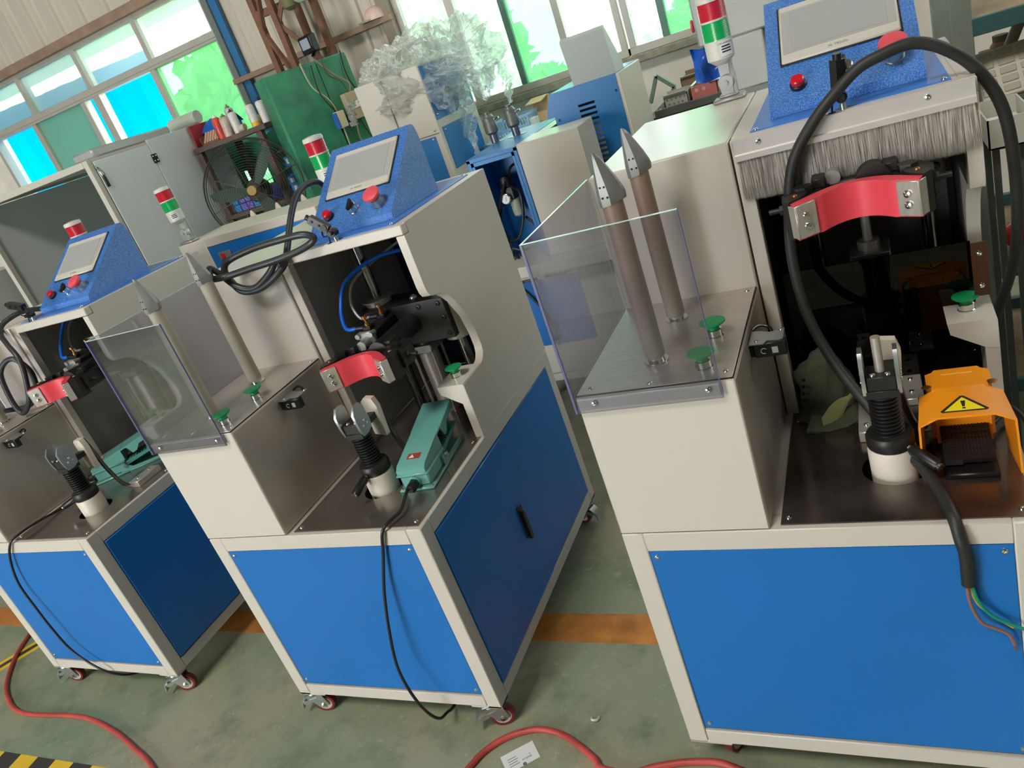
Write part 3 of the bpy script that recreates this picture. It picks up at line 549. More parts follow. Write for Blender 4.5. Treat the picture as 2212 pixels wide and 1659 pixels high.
# ------------------------------------------------------------------ room
def floor_mat():
    m = bpy.data.materials.new('worn_green_floor'); m.use_nodes = True; nt = m.node_tree; N = nt.nodes; K = nt.links; b = N['Principled BSDF']
    tc = N.new('ShaderNodeTexCoord')
    def noise(sc, det, rough=0.6, off=0):
        mp = N.new('ShaderNodeMapping'); mp.inputs['Location'].default_value = (off, off*0.7, 0); K.new(tc.outputs['Object'], mp.inputs[0])
        n = N.new('ShaderNodeTexNoise'); n.inputs['Scale'].default_value = sc; n.inputs['Detail'].default_value = det; n.inputs['Roughness'].default_value = rough; K.new(mp.outputs[0], n.inputs[0]); return n
    def ramp(src, a, b_):
        r = N.new('ShaderNodeMapRange'); r.inputs[1].default_value = a; r.inputs[2].default_value = b_; K.new(src.outputs[0], r.inputs[0]); return r
    def mix(fac, c1, c2):
        x = N.new('ShaderNodeMix'); x.data_type = 'RGBA'; K.new(fac.outputs[0], x.inputs[0])
        for i, c in ((6, c1), (7, c2)):
            if isinstance(c, tuple): x.inputs[i].default_value = c
            else: K.new(c.outputs[2], x.inputs[i])
        return x
    a = mix(ramp(noise(1.3, 5, 0.6, 2), 0.4, 0.62), srgb(131, 145, 118), srgb(158, 154, 127))
    c = mix(ramp(noise(6, 8, 0.7, 5), 0.5, 0.72), a, srgb(108, 122, 99))
    d = mix(ramp(noise(26, 6, 0.75, 1), 0.60, 0.72), c, srgb(181, 176, 149))
    e = mix(ramp(noise(90, 4, 0.7, 9), 0.66, 0.74), d, srgb(88, 95, 79))
    K.new(e.outputs[2], b.inputs['Base Color'])
    rr = N.new('ShaderNodeMapRange'); rr.inputs[3].default_value = 0.38; rr.inputs[4].default_value = 0.68; K.new(noise(9, 6, 0.6, 3).outputs[0], rr.inputs[0]); K.new(rr.outputs[0], b.inputs['Roughness'])
    bp = N.new('ShaderNodeBump'); bp.inputs['Strength'].default_value = 0.25; bp.inputs['Distance'].default_value = 0.002; K.new(noise(60, 5).outputs[0], bp.inputs['Height']); K.new(bp.outputs[0], b.inputs['Normal'])
    return m
YW = 4.2; CEIL = 9.2; XL, XR, YF = -8.5, 6.0, -7.5
FL = struct(Mb().box(XL, XR, YF, YW+0.2, FZ-0.1, FZ).build('floor', floor_mat()))
LINE = mat('orange_floor_paint', (186, 122, 56), 0.5, var=0.28, vscale=14)
Mb().box(XL, 2.6, 0.374, 0.507, FZ, FZ+0.0008).build('painted_line', LINE, FL)
PLASTER = mat('cream_plaster', (236, 229, 216), 0.8, var=0.10, vscale=4)
CLAD = mat('ribbed_sheet_metal', (196, 188, 170), 0.5, var=0.08, vscale=3, stretch=(6, 6, 0.4))
CLADD = mat('ceiling_sheet', (116, 114, 108), 0.6, var=0.05)
LEDGE = mat('dirty_concrete_sill', (150, 144, 126), 0.85, var=0.25, vscale=18)
struct(Mb().box(XL-0.15, XL, YF, YW, FZ, CEIL).build('wall_left', CLADD))
struct(Mb().box(XR, XR+0.15, YF, YW, FZ, CEIL).build('wall_right', CLADD))
struct(Mb().box(XL, -5.2, YF-0.15, YF, FZ, CEIL).box(-1.6, XR, YF-0.15, YF, FZ, CEIL).box(-5.2, -1.6, YF-0.15, YF, 3.6, CEIL).build('wall_front', CLADD))
struct(Mb().box(XL-0.15, XR+0.15, YF-0.15, YW+0.15, CEIL, CEIL+0.1).build('ceiling', CLADD))
wb = struct(Mb().box(-1.0, XR, YW, YW+0.15, FZ, 1.385).box(XL, -2.56, YW, YW+0.15, FZ, 1.30).box(2.02, XR, YW, YW+0.15, 1.385, CEIL).box(XL, -5.78, YW, YW+0.15, 1.30, CEIL).box(-5.78, -2.56, YW, YW+0.15, 2.97, CEIL).box(-2.56, -1.0, YW+0.02, YW+0.15, FZ, CEIL).box(-1.0, 2.02, YW, YW+0.15, 2.97, CEIL).build('wall_back', PLASTER))
Mb().box(-1.0, XR, YW-0.09, YW, 1.345, 1.395, 0.006).build('sill', LEDGE, wb)
def panel_mesh(w, h):
    prof = [(0, 0), (0.02, 0), (0.032, -0.022), (0.062, -0.022), (0.074, 0), (w*0.5, 0), (w*0.5+0.008, -0.006), (w*0.5+0.02, -0.006), (w*0.5+0.028, 0), (w, 0)]
    m = Mb(); n = len(prof)
    m.add([(x, y, 0) for x, y in prof]+[(x, y, h) for x, y in prof], [(i, i+1, n+i+1, n+i) for i in range(n-1)])
    return m.mesh('cladding_panel', CLAD, 20)
me = panel_mesh(0.30, CEIL-3.05)
for i in range(26): put('cladding_panel', me, wb, (-8.4+i*0.30, YW-0.012, 3.05))
me2 = panel_mesh(0.30, CEIL-FZ)
for i in range(5): put('cladding_panel', me2, wb, (-2.52+i*0.30, YW-0.006, FZ))
GIRT = mat('rusty_brown_girt', (150, 124, 102), 0.7, var=0.2, vscale=10)
Mb().box(XL, -2.56, YW-0.07, YW-0.005, 2.965, 3.04, 0.004).build('girt', GIRT, wb)
Mb().box(-2.56, -0.98, YW-0.11, YW-0.02, 2.165, 2.205, 0.003).build('girt', GIRT, wb)
Mb().box(-2.56, -2.5, YW-0.08, YW+0.0, 1.2, CEIL, 0.004).build('corner_flashing', mat('flashing_grey_green', (108, 118, 112), 0.6), wb)
Mb().box(-2.5, -2.43, YW-0.06, YW-0.03, 1.2, CEIL).build('corner_flashing', mat('flashing_blue', (38, 108, 158), 0.5), wb)
Mb().box(-1.07, -0.985, YW-0.09, YW+0.02, 1.2, CEIL, 0.004).build('corner_flashing', mat('flashing_brown', (142, 128, 112), 0.6), wb)
# windows
FRAME = mat('anodised_window_frame', (182, 178, 166), 0.45, metal=0.1, var=0.05)
def dusty(name, tint, dust, k):
    m = clear(name, tint, 0.05); N = m.node_tree.nodes; K = m.node_tree.links; out = N['Material Output']; src = out.inputs[0].links[0].from_socket
    t = N.new('ShaderNodeBsdfTranslucent'); t.inputs[0].default_value = (*dust, 1); x = N.new('ShaderNodeMixShader'); x.inputs[0].default_value = k; df = N.new('ShaderNodeBsdfDiffuse'); df.inputs[0].default_value = (0.72, 0.78, 0.74, 1); y = N.new('ShaderNodeMixShader'); y.inputs[0].default_value = 0.4; K.new(t.outputs[0], y.inputs[1]); K.new(df.outputs[0], y.inputs[2]); K.new(src, x.inputs[1]); K.new(y.outputs[0], x.inputs[2]); K.new(x.outputs[0], out.inputs[0]); return m
GLASS = dusty('dusty_window_glass', (0.88, 0.96, 0.94), (0.30, 0.36, 0.35), 0.42)
GLASSG = dusty('green_tinted_glass', (0.50, 0.84, 0.62), (0.13, 0.32, 0.18), 0.50)
def window(name, x0, x1, z0, z1, trans, tm, lm, panes, thick=()):
    fw = 0.045; y0, y1 = YW-0.015, YW+0.07
    m = Mb().box(x0, x0+fw, y0, y1, z0, z1, 0.003).box(x1-fw, x1, y0, y1, z0, z1, 0.003).box(x0, x1, y0-0.01, y1, z0, z0+0.05, 0.003).box(x0, x1, y0, y1, z1-fw, z1, 0.003)
    w = struct(m.build(name, FRAME))
    if trans:
        Mb().box(x0, x1, y0-0.012, y1, trans-0.038, trans+0.038, 0.003).box(x0, x1, y0-0.02, y0-0.01, trans-0.012, trans+0.004).build('transom', FRAME, w)
        for x in tm: Mb().box(x-0.026, x+0.026, y0-0.004, y1, trans+0.03, z1, 0.003).build('mullion', FRAME, w)
    for x, hw in lm: Mb().box(x-hw, x+hw, y0-0.004, y1-0.01, z0, (trans or z1), 0.003).build('mullion', mat('dark_sash_bar', (92, 128, 112), 0.5) if hw < 0.023 else FRAME, w)
    for a, b, c, e, g, yo in panes: Mb().box(a, b, YW+yo, YW+yo+0.005, c, e).build('pane', GLASSG if g else GLASS, w)
    return w
t = 2.565; zb = 1.30
window('window_1', -5.78, -2.58, zb, 2.97, t, (-5.01, -4.18, -3.365), ((-5.10, 0.03), (-4.36, 0.03), (-4.165, 0.045), (-3.40, 0.032)),
       [(-5.74, -5.03, t, 2.93, 0, 0.02), (-4.99, -4.2, t, 2.93, 0, 0.02), (-4.16, -3.39, t, 2.93, 0, 0.02), (-3.34, -2.62, t, 2.93, 0, 0.02), (-5.07, -4.39, zb+0.05, t, 1, 0.01), (-3.37, -2.62, zb+0.05, t, 1, 0.01)])
window('window_2', -0.985, 0.615, 1.395, 2.97, None, (), ((-0.55, 0.032), (-0.168, 0.022), (0.20, 0.024)),
       [(-0.94, -0.58, 1.44, 2.93, 0, 0.03), (-0.52, -0.19, 1.44, 2.93, 0, 0.03), (-0.145, 0.18, 1.44, 2.93, 1, 0.015), (0.222, 0.575, 1.44, 2.93, 0, 0.03)])
window('window_3', 0.63, 2.02, 1.395, 2.97, None, (), ((0.885, 0.022), (1.33, 0.03)),
       [(0.675, 0.865, 1.44, 2.93, 0, 0.03), (0.905, 1.30, 1.44, 2.93, 1, 0.015), (1.36, 1.98, 1.44, 2.93, 0, 0.03)])
# outdoors: yard, tarpaulin, hedge, eave
struct(Mb().box(-30, 30, YW+0.2, 40, FZ-0.3, FZ-0.1).build('yard', mat('yard_grass', (176, 196, 150), 0.9, var=0.2, vscale=3)))
def tarp():
    m = bpy.data.materials.new('blue_tarpaulin'); m.use_nodes = True; N = m.node_tree.nodes; K = m.node_tree.links; N.remove(N['Principled BSDF'])
    d = N.new('ShaderNodeBsdfDiffuse'); d.inputs[0].default_value = (0.0, 0.16, 0.42, 1); tr = N.new('ShaderNodeBsdfTranslucent'); tr.inputs[0].default_value = (0.0, 0.20, 0.50, 1)
    x = N.new('ShaderNodeMixShader'); x.inputs[0].default_value = 0.75; K.new(d.outputs[0], x.inputs[1]); K.new(tr.outputs[0], x.inputs[2]); K.new(x.outputs[0], N['Material Output'].inputs[0])
    nx, nz = 60, 16; mb = Mb(); vs = []
    for k in range(nz+1):
        for i in range(nx+1):
            x_ = -8.2+i*(4.32/nx); f = k/nz; zt = 2.86-0.03*(x_+6.0)
            y_ = 4.80+0.05*sin(x_*3.1)*(0.3+0.7*(1-f))+0.03*sin(x_*9+f*2)*(1-abs(f-0.5))+0.018*sin(x_*23+f*5)
            vs.append((x_, y_, FZ+(zt-FZ)*f))
    mb.add(vs, [(k*(nx+1)+i, k*(nx+1)+i+1, (k+1)*(nx+1)+i+1, (k+1)*(nx+1)+i) for k in range(nz) for i in range(nx)])
    return tag(mb.build('tarpaulin', m, sharp=0), 'bright blue tarpaulin hanging outside the wide window', 'tarpaulin')
tarp()
Mb_e = Mb().prism([(4.55, 3.42), (6.2, 3.22), (6.2, 3.26), (4.55, 3.46)], 'x', -8, -3.1)
tag(Mb_e.build('eave', mat('pale_eave', (176, 196, 190), 0.7)), 'pale sloping eave outside above the blue tarpaulin', 'eave')
def bush(x, y, z, r, seed, label, mt):
    rnd = random.Random(seed); m = Mb(); n = 900
    for i in range(n):
        a = rnd.random()*2*pi; u = rnd.uniform(-0.3, 1); q = sqrt(max(0, 1-u*u)); k = r*(0.7+0.35*rnd.random())
        p = Vector((x+k*q*cos(a), y+k*q*sin(a)*0.7, z+k*u*0.9)); d = Vector((rnd.gauss(0, 1), rnd.gauss(0, 1), rnd.gauss(0, 1))).normalized(); e = d.orthogonal().normalized()*r*0.07; d = d*r*0.12
        m.add([p-d, p+e, p+d, p-e], [(0, 1, 2, 3)])
    t_ = empty('bush', (x, y, FZ-0.1)); tag(t_, label, 'bush', 'bushes in the yard')
    f = m.xf(Matrix.Translation((-x, -y, -(FZ-0.1)))).build('foliage', mt, t_, sharp=0)
    st = Mb().cyl((0, 0, 0), (0, 0, z-FZ), 0.06, 0.03, 8).build('stem', GIRT, t_)
LEAF = mat('leaf_green', (150, 196, 130), 0.7, var=0.3, vscale=3)
for i, (x, y, z, r) in enumerate(((-5.6, 8.0, 1.9, 1.35), (-3.0, 9.0, 1.6, 1.1), (-1.35, 7.6, 1.0, 0.5), (-0.55, 8.6, 1.2, 0.5), (0.6, 8.6, 1.2, 0.55))):
    bush(x, y, z, r, i, 'leafy green bush growing outside beyond the windows', LEAF)
# ------------------------------------------------------------------ machines and furniture behind the presses
GREYP = mat('light_grey_enclosure', (220, 227, 223), 0.5, var=0.03, vscale=3)
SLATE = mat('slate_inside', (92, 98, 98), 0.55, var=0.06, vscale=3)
TALLB = mat('blue_paint_rear', (34, 116, 180), 0.38, var=0.04)
def cabinet_frame(m, x0, x1, y0, y1, z0, z1, p):
    for xx in (x0, x1-p):
        for yy in (y0, y1-p): m.box(xx, xx+p, yy, yy+p, z0, z1, 0.003)
    for zz in (z0, z1-p):
        for yy in (y0, y1-p): m.box(x0+p, x1-p, yy, yy+p, zz, zz+p, 0.002)
        for xx in (x0, x1-p): m.box(xx, xx+p, y0+p, y1-p, zz, zz+p, 0.002)
    return m
# grey enclosure (left)
g = tag(empty('sheet_metal_enclosure', (-2.94, 2.8, FZ)), 'tall pale grey sheet metal enclosure with an open dark front', 'enclosure')
g['_zo'] = 0
def gb(m, name, mt, par): return m.xf(Matrix.Translation((2.94, -2.8, -FZ))).build(name, mt, par)
gb(cabinet_frame(Mb(), -3.60, -2.31, 2.20, 3.40, FZ+0.02, 1.945, 0.04), 'frame', mat('enclosure_frame', (196, 192, 178), 0.5), g)
d1 = gb(Mb().box(-2.316, -2.306, 2.245, 2.712, 0.02, 1.925, 0.002), 'side_door', GREYP, g)
gb(Mb().box(-2.316, -2.305, 2.716, 3.39, 0.0, 1.955, 0.002), 'side_panel', GREYP, g)
gb(Mb().box(-3.595, -3.58, 2.24, 3.36, FZ+0.06, 1.9), 'side_panel', GREYP, g)
gb(Mb().box(-3.58, -2.33, 3.37, 3.385, FZ+0.06, 1.92), 'back_panel', SLATE, g)
gb(Mb().box(-3.59, -2.32, 2.21, 3.39, 1.925, 1.94), 'roof', GREYP, g)
gb(Mb().box(-2.335, -2.32, 2.24, 3.37, FZ+0.06, 1.92), 'door_lining', SLATE, g)
gb(Mb().box(-2.75, -2.70, 3.33, 3.37, FZ+0.06, 1.92, 0.003), 'stiffener', SLATE, g)
gb(Mb().box(-3.56, -2.35, 2.24, 3.38, 0.05, 0.08), 'floor_tray', SLATE, g)
hg = gb(Mb().box(-2.306, -2.299, 2.692, 2.742, 1.80, 1.86, 0.004), 'hinge', BLACKP, d1)
for yy in (2.703, 2.731):
    for zz in (1.815, 1.845): gb(Mb().sphere((-2.298, yy, zz), 0.006, 8), 'hinge_screw', CHROME, hg)
lt = gb(Mb().lathe([(0.014, 0), (0.014, 0.006)], (-2.306, 2.246, 1.89), (1, 0, 0), 14), 'toggle_latch', ZINC, d1)
gb(Mb().tube([(-2.300, 2.246, 1.89), (-2.290, 2.262, 1.855), (-2.292, 2.268, 1.83), (-2.298, 2.255, 1.83), (-2.300, 2.25, 1.86)], 0.003, 6), 'latch_loop', ZINC, lt)
gb(Mb().box(-2.303, -2.292, 2.252, 2.272, 1.76, 1.835, 0.003), 'latch_lever', BLACKP, lt)
tag(Mb().box(-2.56, -2.36, 2.32, 3.02, 1.947, 2.005, 0.012).box(-2.50, -2.42, 2.5, 2.62, 2.005, 2.007).build('cable_duct', mat('duct_grey', (178, 178, 174), 0.4, metal=0.3)), 'flat grey metal duct box lying on top of the tall enclosure', 'duct')

# press seen from behind, in the second row
q = tag(empty('rear_press', (-0.64, 1.6, FZ)), 'beige press turned away, blue back panel with a rocker switch', 'machine')
def bb(par, ox, oy):
    return lambda m, name, mt, p=None: m.xf(Matrix.Translation((-ox, -oy, -FZ))).build(name, mt, p or par)
B = bb(q, -0.64, 1.6)
B(Mb().box(-1.075, -0.205, 1.424, 1.76, 0.68, 1.385, 0.004), 'upper_housing', BEIGE2)
fr = Mb().box(-1.075, -0.905, 1.418, 1.426, 0.68, 1.383, 0.002).box(-0.905, -0.205, 1.418, 1.426, 1.343, 1.383, 0.002).box(-0.905, -0.205, 1.418, 1.426, 0.68, 0.74, 0.002).box(-0.26, -0.205, 1.418, 1.426, 0.74, 1.343, 0.002)
B(fr, 'back_frame', BEIGE2)
bp_ = B(Mb().box(-0.904, -0.262, 1.421, 1.4255, 0.742, 1.341, 0.001), 'back_panel', BLUE)
sw = B(Mb().box(-0.852, -0.772, 1.412, 1.421, 1.268, 1.306, 0.002), 'switch_plate', mat('switch_grey', (120, 116, 112), 0.5), bp_)
B(Mb().box(-0.836, -0.812, 1.408, 1.412, 1.274, 1.300, 0.002), 'rocker', REDB, sw)
B(cabinet_frame(Mb(), -1.075, -0.205, 1.42, 2.45, 0.0, 0.68, 0.05), 'base_frame', BEIGE2)
B(Mb().box(-1.03, -0.25, 1.425, 1.433, 0.052, 0.628, 0.002), 'base_panel', BLUE)
B(Mb().box(-0.21, -0.206, 1.47, 2.40, 0.052, 0.628, 0.002), 'base_panel', BLUE)
B(Mb().box(-1.03, -0.25, 1.76, 2.40, 0.66, 0.683, 0.002), 'table', STEEL)
for x in (-1.02, -0.25):
    for y in (1.47, 2.4):
        B(Mb().cyl((x, y, FZ), (x, y, 0), 0.02, n=10).cyl((x-0.012, y, FZ+0.0375), (x+0.012, y, FZ+0.0375), 0.0375, n=20), 'caster', TYRE)
for x in (-1.032, -0.848, -0.668):
    pp = B(Mb().cyl((x, 1.95, 0.683), (x, 1.95, 1.335), 0.02, n=18), 'heating_pipe', PIPE)
    cn = Mb(); rg = [(0.0, 0.026, 0.018), (0.006, 0.028, 0.02), (0.02, 0.026, 0.018), (0.05, 0.015, 0.011), (0.068, 0.006, 0.005), (0.072, 0.001, 0.001)]; n = 14; vs = []
    for h, a, b in rg: vs += [(x+a*cos(2*pi*i/n), 1.95+b*sin(2*pi*i/n), 1.325+h) for i in range(n)]
    cn.add(vs, [(k*n+i, k*n+(i+1)%n, (k+1)*n+(i+1)%n, (k+1)*n+i) for k in range(len(rg)-1) for i in range(n)]+[tuple(range(n-1, -1, -1))])
    cc = B(cn, 'toe_cone', mat('cream_cone', (216, 204, 186), 0.45), pp)
    for h, w in ((0.012, 0.012), (0.026, 0.009), (0.04, 0.006)):
        for sx in (-1, 1): B(Mb().sphere((x+sx*w, 1.95-0.0165*(1-h/0.075)-0.0005, 1.325+h), 0.002, 6), 'air_hole', HOLE, cc)
st = signal_tower(q, -1.03+0.64, 1.458-1.6, 1.385-FZ, tilt=-0.06)

# stand with open blue cupboard, beige box and air regulator (between second and third press)
q = tag(empty('air_unit_stand', (0.47, 2.5, FZ)), 'beige stand carrying an open blue cupboard with black air regulator and beige box', 'machine')
B = bb(q, 0.47, 2.5)
B(Mb().box(0.175, 0.83, 2.10, 2.57, 0.655, 0.715, 0.003).box(0.175, 0.53, 2.57, 2.98, 0.655, 0.715, 0.003), 'deck', BEIGE2)
fb = Mb()
for a in ((0.175, 0.195, 2.2, 2.92, 0.715, 1.285), (0.44, 0.458, 2.2, 2.92, 0.715, 1.285), (0.175, 0.458, 2.2, 2.92, 1.268, 1.288), (0.195, 0.44, 2.44, 2.455, 0.715, 1.27), (0.195, 0.212, 2.2, 2.212, 0.73, 1.27), (0.424, 0.44, 2.2, 2.212, 0.73, 1.27), (0.195, 0.44, 2.2, 2.212, 1.246, 1.268)): fb.box(*a, 0.0015)
B(fb, 'blue_cupboard', TALLB)
B(Mb().box(0.46, 0.785, 2.2, 2.46, 0.715, 1.292, 0.004), 'beige_box', BEIGE2)
B(Mb().prism([(0.46, 2.46), (0.535, 2.46), (0.535, 2.85), (0.46, 2.85)], 'z', 1.20, 1.285), 'rear_box', BEIGE2)
for x, y in ((0.185, 2.60), (0.30, 2.64)):
    pt = B(Mb().lathe([(0.055, 0.0), (0.055, 0.002), (0.022, 0.002), (0.022, 0.05)], (x, y, 1.288), n=20), 'steel_post', mat('bright_turned_steel', (120, 130, 140), 0.3, metal=0.8))
    B(Mb().lathe([(0.022, 0.045), (0.036, 0.058), (0.036, 0.105), (0.033, 0.11), (0.033, 0.135), (0.028, 0.14), (0.024, 0.150), (0.016, 0.150), (0.016, 0.162)], (x, y, 1.288), n=20), 'clamp_nut', mat('grey_clamp', (112, 116, 112), 0.45, metal=0.5), pt)
    B(Mb().cyl((x, y, 1.40), (x+0.06, y, 1.41), 0.006, n=8), 'grub_screw', CHROME, pt)
B(cabinet_frame(Mb(), 0.20, 0.80, 2.2, 2.58, 0.0, 0.66, 0.045), 'stand_frame', BEIGE2)
B(Mb().box(0.25, 0.575, 2.192, 2.200, 0.225, 0.602, 0.002), 'blue_door', BLUE)
B(Mb().box(0.575, 0.80, 2.198, 2.206, 0.05, 0.62, 0.002), 'door_side', BEIGE2)
B(Mb().box(0.245, 0.58, 2.198, 2.206, 0.05, 0.225, 0.002), 'plinth_panel', BEIGE2)
B(Mb().box(0.795, 0.80, 2.24, 2.55, 0.05, 0.62, 0.002), 'side_panel', BEIGE2)
for x in (0.222, 0.778):
    for y in (2.222, 2.555): B(Mb().cyl((x, y, FZ), (x, y, 0.0), 0.022, n=12), 'foot', BLACKP)
# filter regulator
rg = B(Mb().lathe([(0.034, 0), (0.034, 0.05), (0.030, 0.055)], (0.285, 2.34, 1.09), n=20), 'air_regulator', BLACKP)
B(Mb().box(0.252, 0.322, 2.31, 2.37, 1.02, 1.09, 0.006), 'regulator_body', BLACKM, rg)
ga = B(Mb().lathe([(0.028, 0), (0.028, 0.016), (0.025, 0.018)], (0.275, 2.308, 1.035), (0, -1, 0), 22), 'pressure_gauge', CHROME, rg)
B(Mb().lathe([(0.024, 0), (0.024, 0.0006)], (0.275, 2.2895, 1.035), (0, -1, 0), 22), 'gauge_dial', PAPER, ga)
B(Mb().bar((0.275, 2.2885, 1.025), (0.285, 2.2885, 1.052), 0.003, 0.001), 'gauge_needle', INK, ga)
B(Mb().lathe([(0.010, 0), (0.026, 0.012), (0.028, 0.03), (0.028, 0.10)], (0.30, 2.345, 0.92), n=18), 'filter_bowl', mat('smoky_bowl', (158, 160, 146), 0.25), rg)
for k, pts in enumerate((((0.31, 2.34, 1.12), (0.33, 2.33, 1.17), (0.37, 2.35, 1.19), (0.42, 2.4, 1.18)), ((0.32, 2.32, 1.08), (0.37, 2.28, 1.05), (0.35, 2.27, 0.93), (0.29, 2.27, 0.83), (0.22, 2.28, 0.82)), ((0.30, 2.30, 1.12), (0.24, 2.28, 1.02), (0.21, 2.28, 0.92), (0.23, 2.28, 0.80), (0.22, 2.25, 0.73)), ((0.25, 2.30, 1.0), (0.215, 2.29, 0.95), (0.215, 2.27, 0.8), (0.25, 2.27, 0.72)), ((0.35, 2.3, 0.92), (0.40, 2.28, 0.86), (0.38, 2.27, 0.78), (0.30, 2.26, 0.76), (0.24, 2.26, 0.78)))):
    B(Mb().tube(pts, 0.007, 8), 'air_hose', BLACKP, rg)
B(Mb().tube([(0.185, 2.19, 0.63), (0.27, 2.18, 0.55), (0.345, 2.175, 0.42), (0.36, 2.18, 0.3), (0.35, 2.19, 0.22)], 0.008, 8), 'drain_hose', BLACKP, rg)

# blue cabinet with vent slots and grey desk box on top
q = tag(empty('slotted_cabinet', (0.74, 2.85, FZ)), 'tall blue cabinet with a column of vent slots under a grey wedge box', 'cabinet')
B = bb(q, 0.74, 2.85)
sb = Mb(); x0, x1 = 0.55, 0.915; sz = [1.345-i*0.0262 for i in range(15)]
sx0, sx1 = 0.688, 0.778
sb.box(x0, sx0, 2.60, 2.604, 0.0, 1.435).box(sx1, x1, 2.60, 2.604, 0.0, 1.435).box(sx0, sx1, 2.60, 2.604, 1.345, 1.435)
for z in sz: sb.box(sx0, sx1, 2.60, 2.604, z-0.0262, z-0.0125); zprev = z-0.0262
sb.box(sx0, sx1, 2.60, 2.604, 0.0, zprev)
bk = B(sb, 'slotted_panel', TALLB)
for x, z in ((0.57, 1.30), (0.90, 1.36)): B(Mb().sphere((x, 2.598, z), 0.008, 8), 'screw', CHROME, bk)
B(Mb().box(0.915, 0.93, 2.60, 3.09, 0.0, 1.435, 0.003), 'side_panel', BEIGE2)
B(Mb().box(0.55, 0.556, 2.604, 3.09, 0.0, 1.435), 'side_panel', TALLB)
B(Mb().box(0.556, 0.915, 2.604, 3.09, 1.425, 1.437), 'top_panel', TALLB)
B(Mb().box(0.556, 0.915, 3.08, 3.09, 0.0, 1.43), 'front_panel', BEIGE2)
B(Mb().box(0.57, 0.90, 2.75, 3.05, 0.0, 1.38), 'inner_box', BEIGE2)
B(Mb().prism([(2.615, 1.437), (2.575, 1.652), (2.60, 1.665), (2.78, 1.47), (2.785, 1.437)], 'x', 0.69, 0.918), 'wedge_box', mat('wedge_grey', (182, 188, 182), 0.5))
for x in (0.58, 0.90):
    for y in (2.63, 3.05): B(Mb().cyl((x, y, FZ), (x, y, 0.005), 0.025, n=12), 'foot', BLACKP)

# tall beige and blue cabinet under torn stretch film
q = tag(empty('film_wrapped_cabinet', (-0.55, 3.3, FZ)), 'tall beige and blue cabinet topped by torn clear stretch film', 'cabinet')
B = bb(q, -0.55, 3.3)
B(Mb().box(-0.80, -0.332, 3.0, 3.62, FZ+0.05, 1.80, 0.004), 'body', BEIGE2)
B(Mb().box(-0.332, -0.328, 3.02, 3.60, 1.47, 1.79, 0.001), 'upper_side_panel', TALLB)
B(Mb().box(-0.332, -0.326, 3.05, 3.55, 1.16, 1.42, 0.001), 'side_panel', TALLB)
B(Mb().box(-0.72, -0.37, 2.996, 3.001, 0.9, 1.385, 0.001), 'front_panel', TALLB)
B(Mb().box(-0.60, -0.592, 2.996, 3.001, 1.40, 1.79), 'door_gap', mat('gap_grey', (120, 116, 106), 0.6))
B(Mb().box(-0.80, -0.334, 2.9975, 3.0, 1.395, 1.40), 'joint', mat('gap_grey', (120, 116, 106), 0.6))
for p in ((-0.39, 2.996, 1.37), (-0.36, 2.997, 1.42)): B(Mb().sphere(p, 0.008, 8), 'screw', CHROME)
for y, z in ((3.07, 1.40), (3.53, 1.40), (3.58, 1.50), (3.04, 1.5)): B(Mb().sphere((-0.325, y, z), 0.007, 8), 'screw', CHROME)
for x in (-0.76, -0.37):
    for y in (3.05, 3.57): B(Mb().cyl((x, y, FZ), (x, y, FZ+0.06), 0.025, n=12), 'foot', BLACKP)
def film_mat():
    m = bpy.data.materials.new('stretch_film'); m.use_nodes = True; N = m.node_tree.nodes; K = m.node_tree.links; N.remove(N['Principled BSDF'])
    t = N.new('ShaderNodeBsdfTransparent'); t.inputs[0].default_value = (0.95, 0.96, 0.95, 1); g_ = N.new('ShaderNodeBsdfGlossy'); g_.inputs['Roughness'].default_value = 0.12
    d = N.new('ShaderNodeBsdfTranslucent'); d.inputs[0].default_value = (0.95, 0.96, 0.94, 1)
    a = N.new('ShaderNodeMixShader'); a.inputs[0].default_value = 0.62; df = N.new('ShaderNodeBsdfDiffuse'); df.inputs[0].default_value = (0.93, 0.94, 0.92, 1); dd = N.new('ShaderNodeMixShader'); dd.inputs[0].default_value = 0.5; K.new(d.outputs[0], dd.inputs[1]); K.new(df.outputs[0], dd.inputs[2]); K.new(g_.outputs[0], a.inputs[1]); K.new(dd.outputs[0], a.inputs[2])
    f = N.new('ShaderNodeLayerWeight'); f.inputs[0].default_value = 0.55; r = N.new('ShaderNodeMapRange'); K.new(f.outputs['Facing'], r.inputs[0]); r.inputs[3].default_value = 0.16; r.inputs[4].default_value = 0.9
    tc = N.new('ShaderNodeTexCoord'); nz = N.new('ShaderNodeTexNoise'); nz.inputs['Scale'].default_value = 11; nz.inputs['Detail'].default_value = 5; nz.inputs['Distortion'].default_value = 2.0; K.new(tc.outputs['Object'], nz.inputs[0])
    bp = N.new('ShaderNodeBump'); bp.inputs['Strength'].default_value = 0.7; bp.inputs['Distance'].default_value = 0.02; K.new(nz.outputs[0], bp.inputs['Height'])
    for s_ in (g_, d, f): K.new(bp.outputs[0], s_.inputs['Normal'])
    x = N.new('ShaderNodeMixShader'); K.new(r.outputs[0], x.inputs[0]); K.new(t.outputs[0], x.inputs[1]); K.new(a.outputs[0], x.inputs[2]); K.new(x.outputs[0], N['Material Output'].inputs[0])
    return m
FILM = film_mat()
from mathutils import noise as mnoise
